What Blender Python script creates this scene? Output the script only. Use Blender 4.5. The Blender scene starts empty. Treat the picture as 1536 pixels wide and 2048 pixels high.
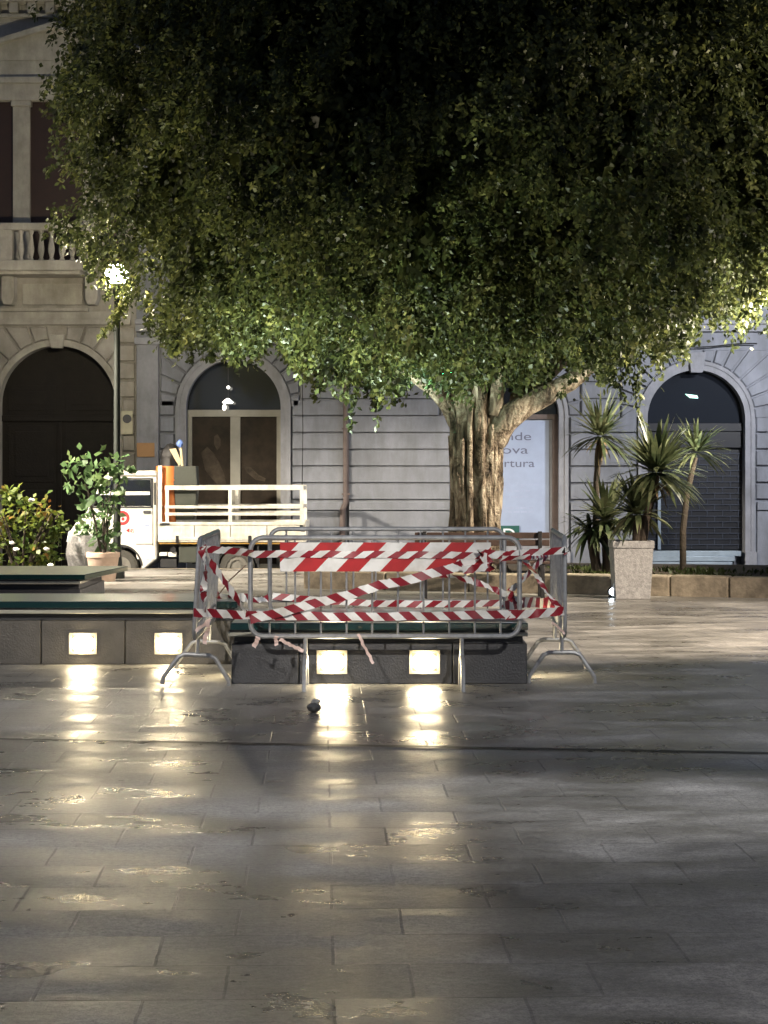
import bpy, math, random
import numpy as np
from mathutils import Vector, Matrix
random.seed(7); rng = np.random.default_rng(7)
SC = bpy.context.scene; COL = SC.collection
F = 4000.0; H = 1.55; HZ = 940.0
def PT(px, py, d): return ((px-768)/F*d, d, H-(py-HZ)/F*d)
def PX(px, d): return (px-768)/F*d
def PZ(py, d): return H-(py-HZ)/F*d

# ------------------------------------------------------------------ materials
def nodes(name):
    m = bpy.data.materials.new(name); m.use_nodes = True
    nt = m.node_tree
    return m, nt, nt.nodes['Principled BSDF']
def N(nt, t, **kw):
    n = nt.nodes.new(t)
    for k, v in kw.items(): setattr(n, k, v)
    return n
def ramp(nt, stops, fac=None):
    r = N(nt, 'ShaderNodeValToRGB'); e = r.color_ramp.elements
    while len(e) < len(stops): e.new(.5)
    for i, (p, c) in enumerate(stops):
        e[i].position = p; e[i].color = (*c, 1) if len(c) == 3 else c
    if fac is not None: nt.links.new(fac, r.inputs[0])
    return r
def mat(name, col, rough=.6, var=.18, vs=3., metal=0., bump=0., bs=40., spec=.5, dirt=0., coat=0.):
    m, nt, b = nodes(name)
    tc = N(nt, 'ShaderNodeTexCoord')
    n1 = N(nt, 'ShaderNodeTexNoise'); n1.inputs['Scale'].default_value = vs; n1.inputs['Detail'].default_value = 6; n1.inputs['Roughness'].default_value = .65
    nt.links.new(tc.outputs['Object'], n1.inputs['Vector'])
    lo = [c*(1-var) for c in col]; hi = [min(1, c*(1+var)) for c in col]
    if dirt: r = ramp(nt, [(.28, [c*(1-dirt) for c in col]), (.45, lo), (.7, hi)], n1.outputs[0])
    else: r = ramp(nt, [(.3, lo), (.7, hi)], n1.outputs[0])
    nt.links.new(r.outputs[0], b.inputs['Base Color'])
    rr = N(nt, 'ShaderNodeMapRange'); rr.inputs[3].default_value = max(.03, rough-.1); rr.inputs[4].default_value = min(1, rough+.12)
    nt.links.new(n1.outputs[0], rr.inputs[0]); nt.links.new(rr.outputs[0], b.inputs['Roughness'])
    b.inputs['Metallic'].default_value = metal; b.inputs['Specular IOR Level'].default_value = spec
    b.inputs['Coat Weight'].default_value = coat
    if bump:
        n2 = N(nt, 'ShaderNodeTexNoise'); n2.inputs['Scale'].default_value = bs; n2.inputs['Detail'].default_value = 5
        nt.links.new(tc.outputs['Object'], n2.inputs['Vector'])
        bp = N(nt, 'ShaderNodeBump'); bp.inputs['Strength'].default_value = bump; bp.inputs['Distance'].default_value = .02
        nt.links.new(n2.outputs[0], bp.inputs['Height']); nt.links.new(bp.outputs[0], b.inputs['Normal'])
    return m
def emis(name, col, s):
    m, nt, b = nodes(name)
    b.inputs['Base Color'].default_value = (*col, 1)
    b.inputs['Emission Color'].default_value = (*col, 1); b.inputs['Emission Strength'].default_value = s
    return m
def leafmat(name, stops, trans=.35, rough=.45):
    m, nt, b = nodes(name)
    g = N(nt, 'ShaderNodeNewGeometry')
    tc = N(nt, 'ShaderNodeTexCoord')
    n1 = N(nt, 'ShaderNodeTexNoise'); n1.inputs['Scale'].default_value = 2.4; n1.inputs['Detail'].default_value = 2
    nt.links.new(tc.outputs['Object'], n1.inputs['Vector'])
    mx = N(nt, 'ShaderNodeMath', operation='ADD'); mx.use_clamp = True
    sc = N(nt, 'ShaderNodeMath', operation='MULTIPLY'); sc.inputs[1].default_value = .42
    s2 = N(nt, 'ShaderNodeMath', operation='MULTIPLY_ADD'); s2.inputs[1].default_value = 1.7; s2.inputs[2].default_value = -.6
    nt.links.new(g.outputs['Random Per Island'], sc.inputs[0]); nt.links.new(n1.outputs[0], s2.inputs[0])
    nt.links.new(sc.outputs[0], mx.inputs[0]); nt.links.new(s2.outputs[0], mx.inputs[1])
    r = ramp(nt, stops, mx.outputs[0])
    nt.links.new(r.outputs[0], b.inputs['Base Color']); b.inputs['Roughness'].default_value = rough; b.inputs['Specular IOR Level'].default_value = .28
    t = N(nt, 'ShaderNodeBsdfTranslucent')
    hs = N(nt, 'ShaderNodeHueSaturation'); hs.inputs['Hue'].default_value = .475; hs.inputs['Saturation'].default_value = 1.0; hs.inputs['Value'].default_value = 1.7
    nt.links.new(r.outputs[0], hs.inputs['Color']); nt.links.new(hs.outputs[0], t.inputs[0])
    ms = N(nt, 'ShaderNodeMixShader'); ms.inputs[0].default_value = trans
    nt.links.new(b.outputs[0], ms.inputs[1]); nt.links.new(t.outputs[0], ms.inputs[2])
    nt.links.new(ms.outputs[0], nt.nodes['Material Output'].inputs[0])
    return m
def stripes(name, axis_u, axis_v, coord, period, duty=.5, phase=0., red=(.42, .012, .02), white=(.8, .79, .76), rough=.4):
    """red and white diagonal stripes: u*axis_u + v*axis_v along the surface"""
    m, nt, b = nodes(name)
    tc = N(nt, 'ShaderNodeTexCoord'); sp = N(nt, 'ShaderNodeSeparateXYZ')
    nt.links.new(tc.outputs[coord], sp.inputs[0])
    a = N(nt, 'ShaderNodeMath', operation='MULTIPLY'); a.inputs[1].default_value = axis_u
    c = N(nt, 'ShaderNodeMath', operation='MULTIPLY'); c.inputs[1].default_value = axis_v
    nt.links.new(sp.outputs[0], a.inputs[0]); nt.links.new(sp.outputs[2 if coord == 'Object' else 1], c.inputs[0])
    s = N(nt, 'ShaderNodeMath', operation='ADD'); nt.links.new(a.outputs[0], s.inputs[0]); nt.links.new(c.outputs[0], s.inputs[1])
    p = N(nt, 'ShaderNodeMath', operation='ADD'); p.inputs[1].default_value = phase; nt.links.new(s.outputs[0], p.inputs[0])
    d = N(nt, 'ShaderNodeMath', operation='DIVIDE'); d.inputs[1].default_value = period; nt.links.new(p.outputs[0], d.inputs[0])
    f = N(nt, 'ShaderNodeMath', operation='FRACT'); nt.links.new(d.outputs[0], f.inputs[0])
    l = N(nt, 'ShaderNodeMath', operation='LESS_THAN'); l.inputs[1].default_value = duty; nt.links.new(f.outputs[0], l.inputs[0])
    n1 = N(nt, 'ShaderNodeTexNoise'); n1.inputs['Scale'].default_value = 9; n1.inputs['Detail'].default_value = 5
    nt.links.new(tc.outputs['Object'], n1.inputs['Vector'])
    mx = N(nt, 'ShaderNodeMix', data_type='RGBA'); nt.links.new(l.outputs[0], mx.inputs[0])
    mx.inputs[6].default_value = (*white, 1); mx.inputs[7].default_value = (*red, 1)
    gm = ramp(nt, [(.3, (.72, .70, .66)), (.6, (1, 1, 1))], n1.outputs[0])
    mu = N(nt, 'ShaderNodeMix', data_type='RGBA', blend_type='MULTIPLY'); mu.inputs[0].default_value = 1
    nt.links.new(mx.outputs[2], mu.inputs[6]); nt.links.new(gm.outputs[0], mu.inputs[7])
    nt.links.new(mu.outputs[2], b.inputs['Base Color']); b.inputs['Roughness'].default_value = rough
    return m
def wet_stone(name):
    """worn, partly wet limestone slabs laid in running bond"""
    m, nt, b = nodes(name); L = nt.links.new
    g = N(nt, 'ShaderNodeNewGeometry')
    mp = N(nt, 'ShaderNodeMapping'); mp.inputs['Rotation'].default_value = (0, 0, math.radians(-1.8)); mp.inputs['Location'].default_value = (.28, .13, 0)
    L(g.outputs['Position'], mp.inputs[0])
    wob = N(nt, 'ShaderNodeTexNoise'); wob.inputs['Scale'].default_value = 9; wob.inputs['Detail'].default_value = 3; L(g.outputs['Position'], wob.inputs['Vector'])
    wm = N(nt, 'ShaderNodeVectorMath', operation='SCALE'); wm.inputs['Scale'].default_value = .012; L(wob.outputs['Color'], wm.inputs[0])
    wa = N(nt, 'ShaderNodeVectorMath', operation='ADD'); L(mp.outputs[0], wa.inputs[0]); L(wm.outputs[0], wa.inputs[1])
    br = N(nt, 'ShaderNodeTexBrick'); br.offset = .42; br.offset_frequency = 2
    br.inputs['Scale'].default_value = 1; br.inputs['Brick Width'].default_value = .56; br.inputs['Row Height'].default_value = .40
    br.inputs['Mortar Size'].default_value = .006; br.inputs['Mortar Smooth'].default_value = .3; br.inputs['Bias'].default_value = 0
    br.inputs['Color1'].default_value = (.66, .66, .66, 1); br.inputs['Color2'].default_value = (1, 1, 1, 1); br.inputs['Mortar'].default_value = (.3, .3, .3, 1)
    L(wa.outputs[0], br.inputs['Vector'])
    big = N(nt, 'ShaderNodeTexNoise'); big.inputs['Scale'].default_value = .55; big.inputs['Detail'].default_value = 6; big.inputs['Roughness'].default_value = .6; big.inputs['Distortion'].default_value = .6
    L(g.outputs['Position'], big.inputs['Vector'])
    mid = N(nt, 'ShaderNodeTexNoise'); mid.inputs['Scale'].default_value = 3.2; mid.inputs['Detail'].default_value = 7; mid.inputs['Roughness'].default_value = .7
    L(mp.outputs[0], mid.inputs['Vector'])
    fin = N(nt, 'ShaderNodeTexNoise'); fin.inputs['Scale'].default_value = 38; fin.inputs['Detail'].default_value = 5; fin.inputs['Roughness'].default_value = .75
    L(mp.outputs[0], fin.inputs['Vector'])
    wob2 = N(nt, 'ShaderNodeTexNoise'); wob2.inputs['Scale'].default_value = 1.1; wob2.inputs['Detail'].default_value = 3; L(g.outputs['Position'], wob2.inputs['Vector'])
    rip = N(nt, 'ShaderNodeTexNoise'); rip.inputs['Scale'].default_value = 11; rip.inputs['Detail'].default_value = 3; rip.inputs['Roughness'].default_value = .55; mp2 = N(nt, 'ShaderNodeMapping'); mp2.inputs['Scale'].default_value = (.55, 1, 1); L(mp.outputs[0], mp2.inputs[0]); L(mp2.outputs[0], rip.inputs['Vector'])
    mp3 = N(nt, 'ShaderNodeMapping'); mp3.inputs['Scale'].default_value = (.55, 1.25, 1); L(g.outputs['Position'], mp3.inputs[0])
    w2 = N(nt, 'ShaderNodeTexNoise'); w2.inputs['Scale'].default_value = 1.7; w2.inputs['Detail'].default_value = 4; w2.inputs['Roughness'].default_value = .6; w2.inputs['Distortion'].default_value = .5; L(mp3.outputs[0], w2.inputs['Vector'])
    wsum = N(nt, 'ShaderNodeMath', operation='MULTIPLY_ADD'); wsum.inputs[1].default_value = .55; L(w2.outputs[0], wsum.inputs[0])
    wb = N(nt, 'ShaderNodeMath', operation='MULTIPLY'); wb.inputs[1].default_value = .45; L(big.outputs[0], wb.inputs[0]); L(wb.outputs[0], wsum.inputs[2])
    wet = ramp(nt, [(.39, (0, 0, 0)), (.555, (1, 1, 1))], wsum.outputs[0])
    gri = N(nt, 'ShaderNodeTexNoise'); gri.inputs['Scale'].default_value = 130; gri.inputs['Detail'].default_value = 4; gri.inputs['Roughness'].default_value = .8; L(g.outputs['Position'], gri.inputs['Vector'])
    spk = N(nt, 'ShaderNodeTexVoronoi'); spk.inputs['Scale'].default_value = 3.1; spk.inputs['Randomness'].default_value = 1; L(wa.outputs[0], spk.inputs['Vector'])
    c1 = ramp(nt, [(.25, (.185, .18, .174)), (.5, (.32, .313, .302)), (.75, (.46, .45, .435))], mid.outputs[0])
    fg2 = N(nt, 'ShaderNodeMath', operation='MULTIPLY_ADD'); fg2.inputs[1].default_value = .55; L(gri.outputs[0], fg2.inputs[0])
    fg3 = N(nt, 'ShaderNodeMath', operation='MULTIPLY'); fg3.inputs[1].default_value = .45; L(fin.outputs[0], fg3.inputs[0]); L(fg3.outputs[0], fg2.inputs[2])
    c2 = ramp(nt, [(.38, (.40, .40, .40)), (.5, (.95, .95, .95)), (.62, (1.5, 1.49, 1.46))], fg2.outputs[0])
    m1 = N(nt, 'ShaderNodeMix', data_type='RGBA', blend_type='MULTIPLY'); m1.inputs[0].default_value = 1; L(c1.outputs[0], m1.inputs[6]); L(c2.outputs[0], m1.inputs[7])
    m2 = N(nt, 'ShaderNodeMix', data_type='RGBA', blend_type='MULTIPLY'); L(m1.outputs[2], m2.inputs[6]); L(br.outputs['Color'], m2.inputs[7])
    jf = ramp(nt, [(.38, (.08, .08, .08)), (.64, (.72, .72, .72))], wob2.outputs[0]); L(jf.outputs[0], m2.inputs[0])
    wet_shade = ramp(nt, [(0, (1.05, 1.05, 1.05)), (1, (.44, .43, .41))], wet.outputs[0])  # darker where wet; some of the paving's uneven shade is in this colour too
    m3 = N(nt, 'ShaderNodeMix', data_type='RGBA', blend_type='MULTIPLY'); m3.inputs[0].default_value = 1; L(m2.outputs[2], m3.inputs[6]); L(wet_shade.outputs[0], m3.inputs[7])
    gum = ramp(nt, [(.045, (.42, .42, .42)), (.06, (1, 1, 1))], spk.outputs['Distance'])
    m4 = N(nt, 'ShaderNodeMix', data_type='RGBA', blend_type='MULTIPLY'); m4.inputs[0].default_value = .8; L(m3.outputs[2], m4.inputs[6]); L(gum.outputs[0], m4.inputs[7])
    L(m4.outputs[2], b.inputs['Base Color'])
    sp_ = N(nt, 'ShaderNodeMapRange'); sp_.inputs[3].default_value = .26; sp_.inputs[4].default_value = .6; L(wet.outputs[0], sp_.inputs[0]); L(sp_.outputs[0], b.inputs['Specular IOR Level'])
    r1 = N(nt, 'ShaderNodeMapRange'); r1.inputs[3].default_value = .52; r1.inputs[4].default_value = .28; L(wet.outputs[0], r1.inputs[0])
    r2 = N(nt, 'ShaderNodeMath', operation='MULTIPLY_ADD'); r2.inputs[1].default_value = .3; r2.inputs[2].default_value = -.15; L(mid.outputs[0], r2.inputs[0])
    ra = N(nt, 'ShaderNodeMath', operation='ADD'); L(r1.outputs[0], ra.inputs[0]); L(r2.outputs[0], ra.inputs[1])
    L(ra.outputs[0], b.inputs['Roughness']); hs = N(nt, 'ShaderNodeMath', operation='MULTIPLY_ADD'); hs.inputs[1].default_value = .9; L(fg2.outputs[0], hs.inputs[0]); L(mid.outputs[0], hs.inputs[2])
    hs2 = N(nt, 'ShaderNodeMath', operation='MULTIPLY'); hs2.inputs[1].default_value = .55; L(hs.outputs[0], hs2.inputs[0])
    h2 = N(nt, 'ShaderNodeMath', operation='MULTIPLY_ADD'); h2.inputs[1].default_value = .8; L(rip.outputs[0], h2.inputs[0]); L(hs2.outputs[0], h2.inputs[2])
    hj = N(nt, 'ShaderNodeMath', operation='MULTIPLY_ADD'); hj.inputs[1].default_value = -.7; L(br.outputs['Fac'], hj.inputs[0]); L(h2.outputs[0], hj.inputs[2])
    bp = N(nt, 'ShaderNodeBump'); bp.inputs['Strength'].default_value = .45; bp.inputs['Distance'].default_value = .010; L(hj.outputs[0], bp.inputs['Height'])
    # every slab lies at a slightly different tilt
    sr = N(nt, 'ShaderNodeSeparateColor'); L(br.outputs['Color'], sr.inputs[0])
    ty = N(nt, 'ShaderNodeMath', operation='MULTIPLY_ADD'); ty.inputs[1].default_value = .15; ty.inputs[2].default_value = -.1245; L(sr.outputs[0], ty.inputs[0])
    fr = N(nt, 'ShaderNodeMath', operation='MULTIPLY'); fr.inputs[1].default_value = 91.7; L(sr.outputs[0], fr.inputs[0])
    ff = N(nt, 'ShaderNodeMath', operation='FRACT'); L(fr.outputs[0], ff.inputs[0])
    txx = N(nt, 'ShaderNodeMath', operation='MULTIPLY_ADD'); txx.inputs[1].default_value = .02; txx.inputs[2].default_value = -.01; L(ff.outputs[0], txx.inputs[0])
    cv = N(nt, 'ShaderNodeCombineXYZ'); L(txx.outputs[0], cv.inputs[0]); L(ty.outputs[0], cv.inputs[1])
    na = N(nt, 'ShaderNodeVectorMath', operation='ADD'); L(bp.outputs[0], na.inputs[0]); L(cv.outputs[0], na.inputs[1])
    nn = N(nt, 'ShaderNodeVectorMath', operation='NORMALIZE'); L(na.outputs[0], nn.inputs[0]); L(nn.outputs[0], b.inputs['Normal'])
    return m
def bark(name):
    m, nt, b = nodes(name); L = nt.links.new
    tc = N(nt, 'ShaderNodeTexCoord'); mp = N(nt, 'ShaderNodeMapping'); mp.inputs['Scale'].default_value = (9, 9, 3.4); L(tc.outputs['Object'], mp.inputs[0])
    n1 = N(nt, 'ShaderNodeTexNoise'); n1.inputs['Scale'].default_value = 1; n1.inputs['Detail'].default_value = 7; n1.inputs['Roughness'].default_value = .65; n1.inputs['Distortion'].default_value = .8; L(mp.outputs[0], n1.inputs['Vector'])
    n3 = N(nt, 'ShaderNodeTexNoise'); n3.inputs['Scale'].default_value = 30; n3.inputs['Detail'].default_value = 6; L(tc.outputs['Object'], n3.inputs['Vector'])
    r = ramp(nt, [(.36, (.035, .025, .018)), (.48, (.22, .165, .115)), (.62, (.52, .44, .34))], n1.outputs[0]); L(r.outputs[0], b.inputs['Base Color'])
    b.inputs['Roughness'].default_value = .8
    bp = N(nt, 'ShaderNodeBump'); bp.inputs['Strength'].default_value = 1.; bp.inputs['Distance'].default_value = .09; ad = N(nt, 'ShaderNodeMath', operation='MULTIPLY_ADD'); ad.inputs[1].default_value = .5; L(n3.outputs[0], ad.inputs[0]); L(n1.outputs[0], ad.inputs[2]); L(ad.outputs[0], bp.inputs['Height']); L(bp.outputs[0], b.inputs['Normal'])
    return m
def glassmat(name, col, rough=.06):
    m, nt, b = nodes(name); b.inputs['Base Color'].default_value = (*col, 1); b.inputs['Roughness'].default_value = rough
    b.inputs['Specular IOR Level'].default_value = .7; b.inputs['Coat Weight'].default_value = .4; b.inputs['Coat Roughness'].default_value = .05
    return m

M = {}
M['paving'] = wet_stone('worn_wet_paving')
M['road'] = mat('asphalt', (.09, .085, .08), .8, .2, 6, bump=.3, bs=120)
M['kerb'] = mat('kerb_limestone', (.34, .29, .22), .75, .3, 4, bump=.5, bs=25, dirt=.6)
M['beige'] = mat('beige_stone', (.33, .31, .275), .8, .16, 2.2, bump=.25, bs=45, dirt=.35)
M['beige_trim'] = mat('beige_trim_stone', (.38, .36, .32), .75, .14, 3, bump=.2, bs=50, dirt=.3)
def stain(m, k=.78):
    nt = m.node_tree; b = nt.nodes['Principled BSDF']; src = b.inputs['Base Color'].links[0].from_socket
    g = N(nt, 'ShaderNodeNewGeometry'); mp = N(nt, 'ShaderNodeMapping'); mp.inputs['Scale'].default_value = (2.2, 1, .6); nt.links.new(g.outputs['Position'], mp.inputs[0])
    n = N(nt, 'ShaderNodeTexNoise'); n.inputs['Scale'].default_value = 1.4; n.inputs['Detail'].default_value = 7; n.inputs['Roughness'].default_value = .7; nt.links.new(mp.outputs[0], n.inputs['Vector'])
    r = ramp(nt, [(.36, (k, k, k*.97)), (.56, (1, 1, 1)), (.75, (1.12, 1.11, 1.08))], n.outputs[0])
    x = N(nt, 'ShaderNodeMix', data_type='RGBA', blend_type='MULTIPLY'); x.inputs[0].default_value = 1
    nt.links.new(src, x.inputs[6]); nt.links.new(r.outputs[0], x.inputs[7]); nt.links.new(x.outputs[2], b.inputs['Base Color'])
    return m
M['grey'] = mat('grey_render', (.205, .216, .25), .8, .12, 1.6, bump=.2, bs=60, dirt=.25)
M['grey_trim'] = mat('grey_trim_stone', (.26, .265, .295), .75, .12, 3, bump=.2, bs=60, dirt=.25)
for k_ in ('beige', 'beige_trim', 'grey', 'grey_trim'): stain(M[k_])
M['dark_wood'] = mat('dark_gate_wood', (.011, .009, .007), .6, .4, 6, bump=.3, bs=30, spec=.2)
M['shutter'] = mat('brown_shutter_wood', (.026, .011, .008), .55, .25, 8)
M['white_frame'] = mat('cream_window_frame', (.24, .23, .195), .5, .12, 5)
M['dark_glass'] = glassmat('dark_glass', (.012, .014, .018))
M['fan_glass'] = glassmat('dusty_fan_glass', (.03, .032, .03), .05)
M['poster_dark'] = mat('sepia_poster', (.022, .016, .011), .5, .6, 3.2, spec=.15)
M['poster_blue'] = mat('pale_blue_poster', (.29, .35, .50), .5, .06, 4)
M['ink'] = mat('grey_ink', (.10, .11, .17), .6, .1)
M['ink_pale'] = mat('pale_grey_ink', (.30, .35, .50), .6, .1)
M['green_sign'] = mat('green_sign_vinyl', (.005, .075, .065), .5, .1)
M['white_vinyl'] = mat('white_vinyl', (.75, .77, .78), .5, .05)
M['slate_metal'] = mat('bluish_shutter_metal', (.30, .36, .42), .4, .15, 5, metal=.3)
M['shutter_dark'] = mat('dark_roller_grille', (.006, .007, .011), .5, .3, 5, metal=.2)
M['grille'] = mat('grey_grille_steel', (.032, .038, .055), .5, .2, 5, metal=.4)
M['pipe'] = mat('brown_downpipe', (.10, .075, .07), .5, .25, 5)
M['stone_dark'] = mat('dark_lava_stone', (.085, .078, .068), .45, .28, 5, bump=.25, bs=70)
M['stone_black'] = mat('black_lava_stone', (.033, .034, .038), .42, .25, 5, bump=.25, bs=70)
M['slab_glass'] = glassmat('green_slab_glass', (.58, .60, .52), .28)
M['slab_edge'] = glassmat('green_glass_edge', (.006, .030, .030), .1)
M['alu'] = mat('aluminium_strip', (.38, .37, .31), .4, .15, 6, metal=.4)
M['galv'] = mat('galvanised_steel', (.34, .345, .35), .42, .25, 14, metal=.55)
M['sign'] = stripes('barrier_sign_stripes', 1, -.95, 'Object', .31, .52, .205, red=(.45, .012, .016))
M['tape'] = stripes('barrier_tape_stripes', 1, .062, 'UV', .155, .5, 0., red=(.24, .01, .022))
M['tape2'] = stripes('barrier_tape_stripes_reverse', 1, -.07, 'UV', .155, .5, 0., red=(.28, .01, .022))
M['tape_back'] = mat('faded_tape', (.70, .52, .46), .5, .25, 12)
M['bark'] = bark('ficus_bark')
M['ficus'] = leafmat('ficus_leaves', [(.1, (.010, .016, .006)), (.45, (.032, .043, .014)), (.75, (.078, .094, .031)), (.97, (.15, .16, .058))], .38, .5)
M['shrub'] = leafmat('shrub_leaves', [(.1, (.035, .075, .028)), (.6, (.08, .14, .055)), (.95, (.16, .22, .09))], .3)
M['bush'] = leafmat('bush_leaves', [(.1, (.03, .06, .012)), (.6, (.09, .12, .02)), (.95, (.17, .078, .022))], .35)
M['flower'] = mat('white_petals', (.78, .76, .74), .6, .06)
M['yucca'] = leafmat('yucca_blades', [(.1, (.02, .034, .016)), (.5, (.065, .082, .04)), (.95, (.20, .21, .12))], .2)
M['yucca_dry'] = leafmat('dry_yucca_blades', [(.1, (.08, .055, .03)), (.9, (.22, .16, .08))], .1)
M['stem'] = mat('brown_stem', (.042, .031, .022), .85, .35, 9, bump=.6, bs=30)
M['terracotta'] = mat('faded_terracotta', (.42, .315, .25), .8, .15, 5, bump=.15, bs=60, dirt=.25)
M['pot_stone'] = mat('pale_stone_pot', (.31, .31, .315), .9, .32, 26, bump=.5, bs=70)
M['soil'] = mat('dark_soil', (.05, .038, .026), .95, .4, 10, bump=.8, bs=30)
M['grass'] = leafmat('short_grass', [(.1, (.02, .035, .010)), (.9, (.06, .075, .022))], .2)
M['bench_wood'] = mat('dark_bench_wood', (.055, .032, .024), .5, .35, 7, bump=.2, bs=40)
M['iron'] = mat('black_iron', (.03, .03, .032), .45, .2, 10, metal=.4)
M['pole'] = mat('dark_green_pole', (.010, .014, .012), .6, .2, 8, metal=.2)
M['lamp'] = emis('lamp_glass', (1, .87, .62), 620)
M['reclamp'] = emis('recessed_lamp_glass', (1, .82, .50), 100)
M['groundlamp'] = emis('ground_lamp_glass', (.78, .90, 1.0), 22)
M['greenlamp'] = emis('green_lamp_glass', (.08, 1.0, .50), 30)
M['fan_glint'] = emis('fan_glint_glow', (1, .96, .86), 3)
M['green_glint'] = emis('green_white_glint', (.55, 1, .85), 1.6)
M['rim'] = mat('pale_lamp_frame', (.55, .50, .40), .5, .1)
M['truck'] = mat('white_truck_paint', (.76, .74, .68), .35, .05, 2, coat=.3)
M['truck_bed'] = stain(mat('white_bed_paint', (.72, .69, .62), .45, .12, 7, dirt=.25), .7)
M['truck_dark'] = mat('black_plastic', (.02, .02, .022), .55, .2, 8)
M['tyre'] = mat('dusty_rubber', (.06, .057, .05), .8, .25, 9)
M['hub'] = mat('grey_wheel_steel', (.20, .19, .17), .5, .2, 9, metal=.3)
M['red_vinyl'] = mat('red_vinyl', (.50, .03, .035), .5, .08)
M['black_vinyl'] = mat('black_vinyl', (.05, .05, .055), .5, .1)
M['orange'] = mat('orange_plastic', (.62, .19, .045), .5, .1, 6)
M['orange_lamp'] = mat('orange_reflector', (.32, .19, .05), .3, .1)
M['bin_grey'] = mat('grey_green_plastic', (.045, .05, .04), .55, .15, 6)
M['black_bag'] = mat('black_bag_plastic', (.014, .013, .013), .6, .3, 9, bump=.5, bs=12)
M['card'] = mat('cardboard', (.58, .47, .30), .8, .1)
M['blue'] = mat('blue_plastic', (.12, .20, .48), .5, .1)
M['meter'] = mat('cream_meter_box', (.44, .41, .29), .5, .1)
M['orange_sign'] = mat('faded_orange_sign', (.38, .21, .09), .6, .15)
M['litter'] = mat('dark_litter', (.09, .09, .088), .4, .3, 20)
M['litter_pale'] = mat('pale_litter', (.40, .40, .38), .35, .2, 20)
M['rust'] = mat('rusty_wire', (.16, .11, .08), .6, .2)

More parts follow.
